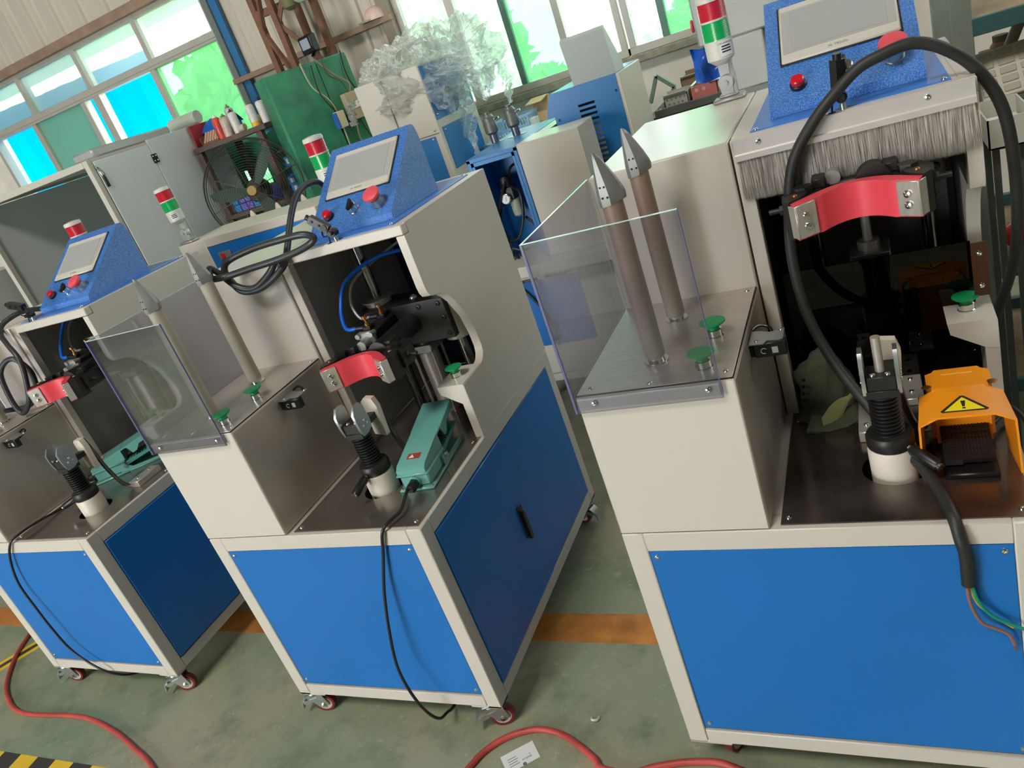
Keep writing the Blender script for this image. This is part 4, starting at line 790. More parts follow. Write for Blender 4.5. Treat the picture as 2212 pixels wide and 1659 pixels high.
def film_blob(c, r, seed, cutz, nu=64, nv=40, amp=0.35):
    m = Mb(); vs = []
    for k in range(nv+1):
        th = pi*k/nv*cutz
        for i in range(nu):
            ph = 2*pi*i/nu; d = Vector((sin(th)*cos(ph), sin(th)*sin(ph), cos(th)))
            f = 1+amp*mnoise.noise(d*2.2+Vector((seed, 0, 0)))+amp*0.5*mnoise.noise(d*6+Vector((0, seed, 0)))+amp*0.28*mnoise.noise(d*15+Vector((0, 0, seed)))
            vs.append((c[0]+d.x*r[0]*f, c[1]+d.y*r[1]*f, c[2]+d.z*r[2]*f))
    m.add(vs, [(k*nu+i, k*nu+(i+1)%nu, (k+1)*nu+(i+1)%nu, (k+1)*nu+i) for k in range(nv) for i in range(nu)])
    return m
fm = tag(empty('stretch_film', (-0.5, 3.3, 1.80)), 'crumpled clear stretch film bunched over the tall cabinet', 'plastic film')
Bf = lambda m, nm: m.xf(Matrix.Translation((0.5, -3.3, -1.80))).build(nm, FILM, fm, sharp=0)
Bf(film_blob((-0.53, 3.3, 1.71), (0.33, 0.37, 0.27), 1.3, 0.78), 'film_hood')
Bf(film_blob((-0.26, 3.45, 1.74), (0.23, 0.25, 0.24), 4.1, 0.85, amp=0.5), 'film_bunch')
def strand(pts, w, seed):
    m = Mb(); vs = []; n = 26; rnd = random.Random(seed)
    P = [Vector(p) for p in pts]
    for i in range(n+1):
        t_ = i/n*(len(P)-1); k = min(int(t_), len(P)-2); p = P[k].lerp(P[k+1], t_-k); ww = w*sin(pi*min(1, 0.15+0.9*i/n))
        for j in range(7): vs.append((p.x+(j-3)*ww/3*0.7, p.y+0.03*sin(j*2.1+i*0.9+seed)+0.015*rnd.gauss(0, 1), p.z+0.012*sin(j*3+i)))
    m.add(vs, [(i*7+j, i*7+j+1, i*7+8+j, i*7+7+j) for i in range(n) for j in range(6)]); return m
Bf(strand(((-0.27, 3.34, 1.62), (-0.25, 3.30, 1.45), (-0.27, 3.28, 1.32), (-0.26, 3.26, 1.17)), 0.09, 2), 'hanging_strip')
Bf(strand(((-0.05, 3.55, 1.66), (-0.02, 3.52, 1.52), (-0.04, 3.5, 1.40)), 0.05, 5), 'hanging_strip')
Bf(strand(((-0.84, 2.98, 1.74), (-0.86, 2.96, 1.68), (-0.85, 2.95, 1.6)), 0.03, 8), 'hanging_strip')

# green electrical cabinet, breaker and wiring
GREENC = mat('scratched_green_paint', (50, 128, 92), 0.5, var=0.34, vscale=7)
q = tag(empty('green_cabinet', (-1.5, 3.4, FZ)), 'scuffed dark green steel cabinet with loose wiring on its door', 'cabinet')
e = Vector((0.31, 0.5, 0)).normalized(); nn = Vector((e.y, -e.x, 0)); o = Vector((-1.40, 3.0, 0))
GF = Matrix(((e.x, -nn.x, 0, o.x+1.5), (e.y, -nn.y, 0, o.y-3.4), (0, 0, 1, -FZ), (0, 0, 0, 1)))   # s along the face, depth, z
Gb = lambda m, nm, mt, p=None: m.xf(GF).build(nm, mt, p or q)
Gb(Mb().box(-0.02, 0.60, 0.0, 0.17, FZ, 2.05, 0.006), 'carcass', GREENC)
dl = Gb(Mb().box(-0.015, 0.36, -0.014, 0.0, FZ+0.05, 2.04, 0.004), 'door', GREENC)
dr = Gb(Mb().box(0.372, 0.598, -0.008, 0.0, FZ+0.05, 2.03, 0.004), 'door', GREENC)
bx_ = Gb(Mb().box(0.44, 0.55, -0.075, -0.008, 1.62, 1.80, 0.004), 'breaker_box', mat('tan_box', (176, 160, 132), 0.6), dr)
Gb(Mb().box(0.475, 0.525, -0.082, -0.075, 1.69, 1.735, 0.002), 'breaker_window', PAPER, bx_)
so = Gb(Mb().box(0.34, 0.40, -0.07, -0.012, 1.60, 1.71, 0.004), 'socket', mat('cream_socket', (206, 192, 158), 0.5), dl)
Gb(Mb().box(0.33, 0.342, -0.072, -0.012, 1.605, 1.705, 0.002), 'socket_side', mat('socket_blue', (40, 96, 176), 0.5), so)
wires = (((0.32, -0.03, 2.03), (0.30, -0.04, 1.85), (0.36, -0.05, 1.70)), ((0.42, -0.02, 2.06), (0.40, -0.04, 1.95), (0.47, -0.05, 1.88), (0.49, -0.05, 1.80)), ((0.36, -0.02, 2.06), (0.45, -0.03, 1.93), (0.52, -0.05, 1.86), (0.50, -0.06, 1.80)), ((0.55, -0.05, 1.76), (0.60, -0.05, 1.72), (0.62, -0.02, 1.74)), ((0.50, -0.06, 1.62), (0.53, -0.05, 1.5), (0.58, -0.04, 1.42), (0.60, -0.03, 1.2)), ((0.38, -0.06, 1.60), (0.42, -0.05, 1.45), (0.40, -0.04, 1.25)), ((0.47, -0.06, 1.62), (0.45, -0.05, 1.5), (0.50, -0.04, 1.36), (0.48, -0.03, 1.15)), ((0.25, -0.03, 2.06), (0.27, -0.03, 1.9), (0.36, -0.04, 1.75), (0.36, -0.04, 1.4)), ((0.56, -0.02, 2.06), (0.54, -0.03, 1.9), (0.58, -0.03, 1.7), (0.55, -0.03, 1.3)))
for k, w in enumerate(wires):
    Gb(Mb().tube(w, 0.005 if k % 3 else 0.004, 6), 'wire', (INK, mat('wire_grey', (70, 68, 62), 0.6), mat('wire_pinkish', (150, 112, 98), 0.6), mat('wire_cream', (176, 164, 136), 0.6))[k % 4], dr)

# lattice column with floodlight, helmet on the girt
RUST = mat('rusty_brown_steel', (120, 84, 62), 0.75, var=0.25, vscale=14)
tr = struct(empty('trim_1', (-1.68, 3.9, FZ)))
Tb = lambda m, nm, mt=RUST, p=None: m.xf(Matrix.Translation((1.68, -3.9, -FZ))).build(nm, mt, p or tr)
for x, y in ((-1.93, 3.9), (-1.69, 3.78), (-1.42, 3.9), (-1.69, 4.08)): Tb(Mb().box(x-0.024, x+0.024, y-0.024, y+0.024, FZ, CEIL, 0.002), 'chord')
for i in range(11):
    z = FZ+0.2+i*0.46
    for (xa, ya), (xb, yb) in (((-1.93, 3.9), (-1.69, 3.78)), ((-1.69, 3.78), (-1.42, 3.9))):
        a, b = (z, z+0.46) if i % 2 else (z+0.46, z)
        Tb(Mb().bar((xa, ya, a), (xb, yb, b), 0.03, 0.03), 'brace')
Tb(Mb().bar((-1.93, 3.9, 2.52), (-1.42, 3.9, 2.50), 0.05, 0.05), 'brace')
fl = tag(empty('floodlight', (-1.46, 3.70, 2.11)), 'small black square floodlight on the lattice column', 'lamp')
Fm = Matrix.Rotation(-0.35, 4, 'Z')
Mb().box(-0.075, 0.075, -0.03, 0.03, 0.02, 0.14, 0.008).xf(Fm).build('housing', BLACKP, fl)
Mb().box(-0.05, 0.05, -0.034, -0.029, 0.05, 0.12, 0.002).xf(Fm).build('lens', mat('lamp_glass', (160, 172, 186), 0.2), fl)
Mb().bar((0, 0, 0), (0, 0.04, 0.03), 0.05, 0.01).bar((0, 0.02, 0.05), (-0.16, 0.1, 0.05), 0.02, 0.02).xf(Fm).build('bracket', BLACKP, fl)
hm = tag(empty('helmet', (-1.11, 4.13, 2.205)), 'small pink hard hat left on the wall girt', 'helmet')
Mb().lathe([(0.088, 0.0), (0.086, 0.02), (0.078, 0.05), (0.055, 0.078), (0.025, 0.09), (1e-4, 0.092)], n=24).build('shell', mat('pale_pink_plastic', (222, 190, 174), 0.35), hm)
Mb().prism([(-0.11, -0.09), (-0.06, -0.11), (0.0, -0.09), (0.0, -0.03), (-0.09, -0.02)], 'z', 0.0, 0.012).build('brim', mat('grey_brim', (150, 142, 128), 0.5), hm)
sh_ = tag(empty('hanging_jar', (-1.42, 3.70, 2.45)), 'white and olive pot hanging from the lattice column', 'pot')
Mb().lathe([(0.03, 0), (0.055, 0.02), (0.06, 0.08), (0.05, 0.12)], (0.05, 0, 0), n=18).build('white_pot', PAPER, sh_)
Mb().lathe([(0.02, -0.02), (0.05, 0.0), (0.06, 0.07), (0.05, 0.1)], (-0.06, 0, 0), n=18).build('olive_pot', mat('olive', (112, 110, 72), 0.6), sh_)
Mb().bar((-0.1, 0.03, 0.11), (0.1, 0.05, 0.11), 0.01, 0.01).bar((0, 0.04, 0.11), (0, 0.2, 0.11), 0.01, 0.01).build('hook_bar', RUST, sh_)

# storage shelf with cans
BROWN = mat('brown_angle_steel', (92, 76, 66), 0.7, var=0.2, vscale=12)
q = tag(empty('steel_shelf', (-2.0, 3.25, FZ)), 'brown angle steel shelf beside the green cabinet', 'shelf')
B = bb(q, -2.0, 3.25)
for x in (-2.26, -1.68):
    for y in (3.08, 3.50): B(Mb().box(x-0.025, x+0.025, y-0.02, y+0.02, FZ, 1.80, 0.002), 'post', BROWN)
B(Mb().box(-2.29, -1.60, 3.05, 3.53, 1.765, 1.80, 0.003), 'board', BROWN); B(Mb().box(-2.29, -1.64, 3.05, 3.53, 1.265, 1.295, 0.003), 'board', BROWN); B(Mb().box(-2.29, -1.64, 3.05, 3.53, 0.5, 0.53, 0.003), 'board', BROWN)
def can(x, y, z, r, h, label, body, cap, lean=0.0):
    t_ = tag(empty('spray_can', (x, y, z)), label, 'can'); t_.rotation_euler = (0, lean, 0)
    Mb().lathe([(r*0.95, 0), (r, 0.004), (r, h*0.80), (r*0.93, h*0.83), (r*0.6, h*0.88)], n=20).build('can_body', body, t_)
    Mb().lathe([(r*0.55, h*0.87), (r*0.55, h*0.93), (r*0.22, h*0.94), (r*0.22, h)], n=14).build('nozzle', cap, t_)
    return t_
CANW = mat('white_can', (214, 212, 206), 0.35, var=0.12, vscale=16); CANR = mat('red_orange_can', (206, 74, 60), 0.4, var=0.3, vscale=18); CANP = mat('printed_can', (196, 176, 160), 0.4, var=0.3, vscale=22); CAPG = mat('cap_grey', (120, 110, 96), 0.5)
can(-2.035, 3.12, 1.80, 0.030, 0.165, 'red spray can with orange print on the brown shelf', CANR, PAPER)
can(-1.955, 3.10, 1.80, 0.033, 0.15, 'crumpled multicoloured printed can next to the red spray can', CANP, CAPG, 0.08)
can(-1.935, 3.17, 1.80, 0.030, 0.20, 'tall grey-white can behind the printed can', mat('grey_white_can', (190, 190, 188), 0.4), CAPG)
can(-1.865, 3.10, 1.80, 0.030, 0.16, 'white spray can with black nozzle in the middle of the shelf', CANW, BLACKP)
cy_ = can(-1.715, 3.12, 1.80, 0.030, 0.165, 'white spray can with yellow bottom ring at the shelf end', CANW, CAPG)
Mb().lathe([(0.0304, 0.004), (0.0304, 0.03)], n=20, cap=False).build('yellow_ring', mat('yellow_ring', (232, 186, 36), 0.5), cy_)
can(-1.635, 3.14, 1.80, 0.030, 0.165, 'white spray can with black nozzle at the shelf end', CANW, BLACKP)
tag(Mb().cyl((-1.83, 3.07, 1.822), (-1.775, 3.07, 1.822), 0.022, n=16).cyl((-1.832, 3.07, 1.822), (-1.773, 3.07, 1.822), 0.010, n=12).build('tape_roll', mat('pale_tape', (186, 184, 160), 0.6)), 'small pale roll lying on the shelf edge', 'tape roll')
tag(Mb().box(-1.86, -1.76, 3.24, 3.34, 1.80, 1.87, 0.003).build('carton', mat('olive_carton', (136, 128, 96), 0.8)), 'small olive carton behind the white spray cans', 'box')
pc = tag(empty('tool_carton', (-2.14, 3.14, 1.80)), 'open carton of pale brown rods under the blue bag', 'box')
Mb().box(-0.08, 0.09, -0.05, 0.05, 0, 0.012).box(-0.08, -0.075, -0.05, 0.05, 0, 0.06).box(0.085, 0.09, -0.05, 0.05, 0, 0.06).box(-0.08, 0.09, 0.045, 0.05, 0, 0.07).build('tray', mat('brown_card', (120, 84, 70), 0.8), pc)
for i in range(6): Mb().cyl((-0.065+i*0.026, -0.03, 0.012), (-0.06+i*0.026, 0.02, 0.075), 0.010, n=10).build('rod', mat('pale_brown_rod', (198, 164, 140), 0.5), pc)
bg_ = Mb(); vs = []
for k in range(9):
    for i in range(17):
        u, v = i/16, k/8; vs.append((-2.27+0.27*u, 3.19+0.16*v+0.006*sin(9*u+5*v), 1.879+0.078*sin(pi*v)*(0.8+0.2*sin(7*u))+0.004*sin(31*u)))
bg_.add(vs, [(k*17+i, k*17+i+1, (k+1)*17+i+1, (k+1)*17+i) for k in range(8) for i in range(16)]); bg_.box(-2.26, -2.01, 3.20, 3.34, 1.80, 1.885)
tag(bg_.build('plastic_bag', mat('blue_plastic_bag', (24, 104, 190), 0.25), sharp=20), 'glossy blue plastic bag folded on the brown shelf', 'bag')
tag(Mb().box(-2.288, -2.275, 3.10, 3.40, 1.80, 1.955, 0.003).build('carton', mat('red_carton', (176, 48, 58), 0.6)), 'dark red carton standing beside the blue bag', 'box')
tag(Mb().lathe([(0.02, 0), (0.045, 0.0), (0.045, 0.27), (0.02, 0.27)], (-2.56, 3.25, 2.002), (1, 0, 0), 24).build('film_roll', mat('clear_film_roll', (196, 204, 190), 0.3, var=0.06)), 'pale roll of wrapping film lying on the grey enclosure', 'film roll')
tag(Mb().cyl((-2.68, 3.70, 1.68), (-2.10, 3.70, 1.62), 0.13, n=26).box(-2.60, -2.56, 3.64, 3.76, FZ, 1.60).box(-2.22, -2.18, 3.64, 3.76, FZ, 1.57).build('green_drum', mat('teal_green_drum', (46, 150, 116), 0.4)), 'teal green cylinder on two legs behind the wire fan', 'tank')
BXB = mat('carton_blue', (40, 120, 184), 0.6, var=0.1, vscale=20); BXV = mat('carton_violet', (98, 92, 170), 0.6, var=0.3, vscale=40)
rnd = random.Random(5); n = 0
for (x, z, w, h) in ((-1.735, 1.297, 0.075, 0.06), (-1.83, 1.297, 0.08, 0.06), (-1.74, 1.357, 0.07, 0.055), (-1.90, 1.297, 0.055, 0.05)):
    t_ = tag(empty('carton', (x, 3.34, z)), 'blue carton with white end label stacked on the lower shelf', 'box', 'blue cartons on the lower shelf')
    Mb().box(-w/2, w/2, -0.08, 0.08, 0, h, 0.002).build('body', BXB, t_); Mb().box(-w*0.22, w*0.22, -0.0815, -0.08, h*0.2, h*0.75).build('end_label', PAPER, t_)
for i in range(6):
    for k in range(2):
        x = -2.20+i*0.062; t_ = tag(Mb().box(x, x+0.055, 3.09, 3.22, 1.297+k*0.055, 1.297+k*0.055+0.05, 0.002).build('carton', BXV if i % 3 else BXB), ('small violet carton' if i % 3 else 'small blue carton')+(' in the upper layer behind the fan guard' if k else ' in the bottom layer behind the fan guard'), 'box', 'small cartons behind the fan')
# stack of blue cartons hanging between shelf and green cabinet
q = tag(empty('narrow_rack', (-1.93, 3.68, FZ)), 'narrow dark rack of blue labelled cartons behind the shelf post', 'rack')
for z in (1.20, 1.33, 1.46, 1.59): Mb().box(-0.13, 0.10, -0.06, 0.08, z-FZ-0.012, z-FZ, 0.001).build('tray', BROWN, q)
for x in (-0.13, 0.09): Mb().box(x, x+0.012, 0.07, 0.082, 0, 1.72).build('upright', BROWN, q)
for k, (x, z) in enumerate(((-2.01, 1.20), (-1.92, 1.20), (-2.00, 1.33), (-1.91, 1.33), (-1.99, 1.46), (-1.90, 1.46), (-1.95, 1.59))):
    t_ = tag(empty('carton', (x, 3.68, z)), 'blue carton with white label on the narrow dark rack', 'box', 'blue cartons on the narrow rack')
    Mb().box(-0.036, 0.036, -0.06, 0.06, 0, 0.075, 0.002).build('body', BXB, t_); Mb().box(-0.018, 0.018, -0.0615, -0.06, 0.02, 0.06).build('end_label', PAPER, t_)

# big wire guard fan
q = tag(empty('pedestal_fan', (-1.68, 2.78, FZ)), 'large industrial fan with dark wire guard before the shelf', 'fan')
FT = Matrix.Translation((0, 0, 1.43-FZ)) @ Matrix.Rotation(0.45, 4, 'Z') @ Matrix.Rotation(-0.12, 4, 'X')
wg = Mb(); WIRE = mat('fan_wire', (66, 66, 58), 0.5, metal=0.4)
def ring(R, y, r=0.0015, n=48): wg.tube([(R*cos(2*pi*i/n), y, R*sin(2*pi*i/n)) for i in range(n+1)], r, 5, 1)
for k in range(17): R = 0.06+k*0.0165; ring(R, -0.07*sqrt(max(0, 1-(R/0.33)**2)))
ring(0.335, 0.0, 0.005); ring(0.33, 0.03, 0.003)
for k in range(8):
    a = 2*pi*k/8+0.2; wg.tube([(R*cos(a), -0.075*sqrt(max(0, 1-(R/0.34)**2)), R*sin(a)) for R in (0.05, 0.12, 0.2, 0.28, 0.335)], 0.0028, 5, 2)
wg.xf(FT).build('wire_guard', WIRE, q)
for k in range(3):
    bl = Mb(); a = 2*pi*k/3+0.9; vs = []
    for i in range(7):
        R = 0.05+0.25*i/6; wd_ = 0.05+0.05*sin(pi*i/6)
        for j in (-1, 1): vs.append((R*cos(a+j*wd_/R*0.5*0.9), 0.015+j*0.022, R*sin(a+j*wd_/R*0.5*0.9)))
    n = len(vs); vs += [(x, y+0.003, z) for x, y, z in vs]
    fs = [(2*i, 2*i+1, 2*i+3, 2*i+2) for i in range(6)]+[(n+2*i, n+2*i+2, n+2*i+3, n+2*i+1) for i in range(6)]
    bl.add(vs, fs).xf(FT).build('blade', mat('fan_blade', (74, 92, 82), 0.5), q)
Mb().lathe([(0.03, 0), (0.035, 0.01), (0.035, 0.05)], (0, -0.07, 0), (0, 1, 0), 20).xf(FT).build('hub', mat('fan_hub', (150, 128, 60), 0.5), q)
Mb().lathe([(0.07, 0), (0.08, 0.02), (0.08, 0.09), (0.05, 0.11)], (0, 0.05, 0), (0, 1, 0), 22).xf(FT).build('motor', BLACKM, q)
Mb().cyl((0, 0.1, 0), (0, 0.1, 1.43-FZ), 0.022, n=14).lathe([(0.15, 0), (0.15, 0.02), (0.05, 0.05)], (0, 0.1, 0), n=24).build('stand', BLACKM, q)
# ------------------------------------------------------------------ things on and around the presses
def mworld(root, p):
    c, s_ = cos(root.rotation_euler.z), sin(root.rotation_euler.z); return Vector((c*p[0]-s_*p[1]+root.location.x, s_*p[0]+c*p[1]+root.location.y, p[2]))
def teal_pedal(root, lx, ly, rot, label):
    o = tag(empty('foot_switch', mworld(root, (lx, ly, H+0.003)), root.rotation_euler.z+rot), label, 'foot switch')
    Mb().box(-0.058, 0.058, -0.012, 0.13, 0, 0.009, 0.003).box(-0.055, 0.055, 0.10, 0.27, 0, 0.006, 0.002).build('base_plate', TEAL, o)
    for sx in (-1, 1): Mb().prism([(0.10, 0.006), (0.27, 0.006), (0.27, 0.014), (0.15, 0.018), (0.12, 0.040), (0.10, 0.040)], 'x', sx*0.049, sx*0.055).build('side_rail', TEAL, o)
    Mb().box(-0.048, 0.048, 0.0, 0.13, 0.008, 0.050, 0.006).box(-0.054, 0.054, -0.006, 0.132, 0.047, 0.055, 0.003).build('body', TEAL, o)
    c = Mb().prism([(-0.004, 0.055), (-0.004, 0.068), (0.012, 0.079), (0.135, 0.103), (0.135, 0.055)], 'x', -0.047, 0.047).build('cover', TEAL, o, sharp=30)
    Mb().prism([(0.125, 0.100), (0.29, 0.134), (0.293, 0.130), (0.293, 0.112), (0.288, 0.112), (0.288, 0.126), (0.125, 0.094)], 'x', -0.048, 0.048).build('hood', TEAL, o)
    for sx in (-1, 1):
        Mb().prism([(0.158, 0.106), (0.29, 0.133), (0.292, 0.112), (0.215, 0.098), (0.196, 0.074), (0.176, 0.070), (0.168, 0.090)], 'x', sx*0.044, sx*0.050).build('hood_flap', TEAL, o)
        Mb().cyl((sx*0.050, 0.125, 0.032), (sx*0.060, 0.125, 0.032), 0.008, n=14).build('pivot_pin', ZINC, o)
    t_ = Mb().prism([(0.12, 0.026), (0.28, 0.055), (0.281, 0.061), (0.27, 0.064), (0.135, 0.046)], 'x', -0.044, 0.044).build('treadle', mat('teal_shade_cast', (72, 138, 130), 0.4), o)
    for i in range(9): Mb().box(-0.04, 0.04, 0.150+i*0.013, 0.155+i*0.013, 0.049+i*0.0019, 0.0515+i*0.0019).build('grip_rib', mat('teal_shade_cast', (72, 138, 130), 0.4), t_)
    for sx in (-1, 1):
        for yy in (0.004, 0.122): screw(o, (sx*0.044, yy, 0.056), (0, 0, 1), 0.0048, BRASS)
        screw(o, (sx*0.050, -0.004, 0.0095), (0, 0, 1), 0.004, BRASS)
    sl = Vector((0, 0.123, 0.024)).normalized(); nr = Vector((0, -sl.z, sl.y)); p = Vector((0, 0.012, 0.079))
    FM = Matrix(((1, 0, 0, 0), (0, sl.y, nr.y, p.y), (0, sl.z, nr.z, p.z), (0, 0, 0, 1)))
    lb = Mb().box(-0.022, 0.022, 0.022, 0.046, 0, 0.0006).xf(FM).build('warning_label', mat('label_brown_red', (152, 70, 52), 0.4), c)
    Mb().prism([(-0.016, 0.027), (0.002, 0.027), (-0.007, 0.042)], 'z', 0.0006, 0.0009).xf(FM).build('label_triangle', PAPER, lb)
    gl = Mb().lathe([(0.018, -0.006), (0.018, 0.004), (0.015, 0.006), (0.015, 0.012)], (0, -0.0, 0.026), (0, -1, 0), 16).build('gland_boss', TEAL, o)
    Mb().cyl((0, -0.010, 0.026), (0, -0.022, 0.026), 0.017, n=6).lathe([(0.015, 0.022), (0.015, 0.036), (0.009, 0.044)], (0, 0, 0.026), (0, -1, 0), 14).build('cable_gland', BLACKP, gl)
    return o
teal_pedal(PRESS2, 0.697, 0.190, 0.10, 'teal foot switch with red warning label beside the lowered clamp post')
teal_pedal(PRESS1, 0.395, 0.405, -0.85, 'teal foot switch lying behind the post of the press by the grey enclosure')
CABLE = mat('thin_black_cable', (30, 31, 34), 0.4)
def lead(root, pts, r, name, mt, label, cat='cable', n=10):
    return tag(Mb().tube([mworld(root, p) for p in pts], r, n).build(name, mt), label, cat)
lead(PRESS2, [(0.691,0.150,0.712), (0.700,0.110,0.706), (0.712,0.060,0.702), (0.700,0.020,0.700), (0.683,-0.008,0.684), (0.650,-0.010,0.607), (0.606,-0.025,0.489), (0.576,-0.045,0.366), (0.551,-0.06,0.228), (0.563,-0.07,0.124), (0.577,-0.06,0.035), (0.579,-0.03,-0.025), (0.566,0.02,-0.060), (0.555,0.08,-0.092), (0.54,0.2,-0.099)], 0.0048, 'pedal_cable', CABLE, 'thin black cable hanging from the red labelled teal foot switch to the floor')
lead(PRESS1, [(0.37,0.375,0.712), (0.395,0.30,0.69), (0.39,0.2,0.688), (0.385,0.1,0.70), (0.375,0.02,0.700), (0.354,-0.008,0.684), (0.285,-0.012,0.608), (0.243,-0.02,0.497), (0.249,-0.025,0.381), (0.266,-0.03,0.274), (0.288,-0.03,0.160), (0.346,-0.03,0.086), (0.405,-0.02,0.027), (0.43,0.03,-0.045), (0.44,0.12,-0.098)], 0.0048, 'pedal_cable', CABLE, 'thin black cable hanging down the front of the press by the enclosure')
lead(PRESS2, [(0.45,0.885,1.40), (0.400,0.875,1.43), (0.385,0.830,1.475), (0.387,0.760,1.511), (0.393,0.720,1.538), (0.386,0.670,1.543), (0.389,0.600,1.525), (0.385,0.540,1.477), (0.381,0.445,1.378), (0.359,0.415,1.349), (0.282,0.400,1.319), (0.211,0.395,1.324), (0.186,0.395,1.364), (0.177,0.400,1.402), (0.202,0.410,1.424), (0.299,0.420,1.437), (0.404,0.425,1.439), (0.486,0.430,1.436), (0.515,0.440,1.419), (0.499,0.440,1.404), (0.450,0.425,1.393), (0.371,0.405,1.388), (0.285,0.390,1.387), (0.199,0.375,1.385), (0.168,0.352,1.392), (0.15,0.36,1.40), (0.145,0.378,1.42), (0.16,0.388,1.40), (0.20,0.392,1.345), (0.26,0.398,1.325), (0.33,0.408,1.355), (0.365,0.415,1.385)], 0.0105, 'power_cable', mat('grey_black_cable', (52, 54, 56), 0.38, var=0.1, vscale=30), 'thick dark cable coiled over the rear heating pipe of the press with lowered clamp')
lead(PRESS1, [(0.375,0.60,1.40), (0.345,0.56,1.415), (0.324,0.52,1.42), (0.295,0.465,1.405), (0.305,0.430,1.375), (0.349,0.405,1.336), (0.403,0.380,1.259), (0.366,0.360,1.135), (0.326,0.35,1.085), (0.286,0.34,1.066), (0.262,0.345,1.121), (0.260,0.360,1.214), (0.284,0.370,1.256), (0.322,0.385,1.278), (0.355,0.395,1.272), (0.379,0.405,1.226), (0.371,0.410,1.179), (0.338,0.410,1.121), (0.286,0.405,1.085), (0.234,0.400,1.068), (0.166,0.390,1.070), (0.115,0.385,1.072), (0.06,0.39,1.066)], 0.0105, 'power_cable', mat('grey_black_cable', (52, 54, 56), 0.38), 'thick dark cable looped in front of the press by the grey enclosure')
pc3 = tag(empty('power_cable', mworld(PRESS3, (0.83, 0.8, 0.74))), 'thick black rubber cable with bare wires arching over the brush curtain press', 'cable')
W3 = lambda p: mworld(PRESS3, p)-pc3.location
P3 = [(0.845,0.95,0.62), (0.838,0.80,0.736), (0.857,0.72,0.848), (0.867,0.62,0.999), (0.861,0.55,1.176), (0.844,0.52,1.301), (0.805,0.50,1.388), (0.753,0.48,1.446), (0.700,0.47,1.474), (0.642,0.46,1.470), (0.598,0.455,1.457), (0.550,0.445,1.422), (0.504,0.432,1.381), (0.457,0.425,1.317), (0.433,0.42,1.229), (0.419,0.41,1.106), (0.432,0.38,0.981), (0.471,0.34,0.877), (0.526,0.28,0.797), (0.587,0.20,0.734), (0.636,0.10,0.702), (0.657,0.01,0.690), (0.664,-0.014,0.655), (0.669,-0.016,0.619), (0.668,-0.016,0.548)]
Mb().tube([W3(p) for p in P3], 0.0118, 14).build('sheath', RUBBER, pc3)
for nm, mt, pts, r in (('brown_wire', mat('wire_brown', (142, 100, 92), 0.5), [(0.666,-0.017,0.56), (0.667,-0.016,0.504), (0.682,-0.014,0.451), (0.704,-0.012,0.433), (0.726,-0.010,0.416), (0.735,-0.010,0.388)], 0.0034),
                       ('green_wire', mat('wire_green', (18, 142, 112), 0.45), [(0.672,-0.017,0.56), (0.682,-0.016,0.504), (0.706,-0.014,0.463), (0.751,-0.014,0.435), (0.775,-0.016,0.425)], 0.0034),
                       ('yellow_wire', mat('wire_yellow', (204, 152, 40), 0.5), [(0.670,-0.014,0.56), (0.675,-0.011,0.510), (0.692,-0.009,0.475), (0.735,-0.008,0.432)], 0.0026)):
    w = Mb().tube([W3(p) for p in pts], r, 8).build(nm, mt, pc3)
    if nm == 'brown_wire': Mb().tube([W3((0.735,-0.010,0.389)), W3((0.736,-0.010,0.374))], 0.0022, 6).build('bare_copper', mat('copper', (196, 120, 84), 0.35, metal=0.9), w)

# orange foot switch with hood
o = tag(empty('foot_switch', mworld(PRESS3, (0.703, 0.146, H+0.003)), PRESS3.rotation_euler.z), 'orange hooded foot switch with yellow warning triangle on the dark table', 'foot switch')
def arch(hw, h, c1, t_): return [(-hw, 0), (-hw+0.004, h-0.018), (-hw+c1, h), (hw-c1, h), (hw-0.004, h-0.018), (hw, 0), (hw-t_, 0), (hw-0.004-t_, h-0.020), (hw-c1-0.002, h-t_), (-hw+c1+0.002, h-t_), (-hw+0.004+t_, h-0.020), (-hw+t_, 0)]
m = Mb()
pf = arch(0.087, 0.141, 0.037, 0.004); pb = arch(0.078, 0.150, 0.037, 0.004); n = len(pf)
m.add([(x, 0.0, z) for x, z in pf]+[(x, 0.10, z) for x, z in pb], [(i, (i+1)%n, n+(i+1)%n, n+i) for i in range(n)]+[tuple(range(n-1, -1, -1)), tuple(range(n, 2*n))])
hd = m.build('hood', ORANGE, o, sharp=30)
Mb().prism([(-0.05, 0.095), (-0.05, 0.115), (-0.058, 0.122), (-0.058, 0.165), (-0.045, 0.172), (-0.04, 0.182), (0.04, 0.182), (0.045, 0.172), (0.058, 0.165), (0.058, 0.122), (0.05, 0.115), (0.05, 0.095)], 'z', 0.02, 0.148).build('rear_housing', ORANGE, o, sharp=30)
for sx in (-1, 1): Mb().lathe([(0.010, 0), (0.007, 0.001), (0.004, 0.0012)], (sx*0.058, 0.112, 0.1478), n=12).build('cover_screw', BRASS, o)
Mb().box(-0.028, 0.028, 0.158, 0.160, 0.1478, 0.1486).build('rear_groove', mat('orange_edge', (250, 190, 110), 0.4), o)
tb = Mb().box(-0.048, 0.048, -0.01, 0.15, 0, 0.012, 0.003).build('base_plate', BLACKP, o)
tr_ = Mb().prism([(0.015, 0.030), (0.13, 0.075), (0.13, 0.062), (0.018, 0.020)], 'x', -0.044, 0.044).prism([(0.015, 0.030), (0.012, 0.02), (0.03, 0.018)], 'x', -0.044, -0.012).build('treadle', BLACKP, o)
for i in range(7):
    for j in range(14): Mb().box(-0.041+j*0.0059, -0.038+j*0.0059, 0.030+i*0.012, 0.036+i*0.012, 0.036+i*0.0047, 0.0395+i*0.0047).build('grip_stud', BLACKM, tr_) if i < 6 else None
SL = Vector((0, 0.10, 0.009)).normalized(); NR = Vector((0, -SL.z, SL.y))
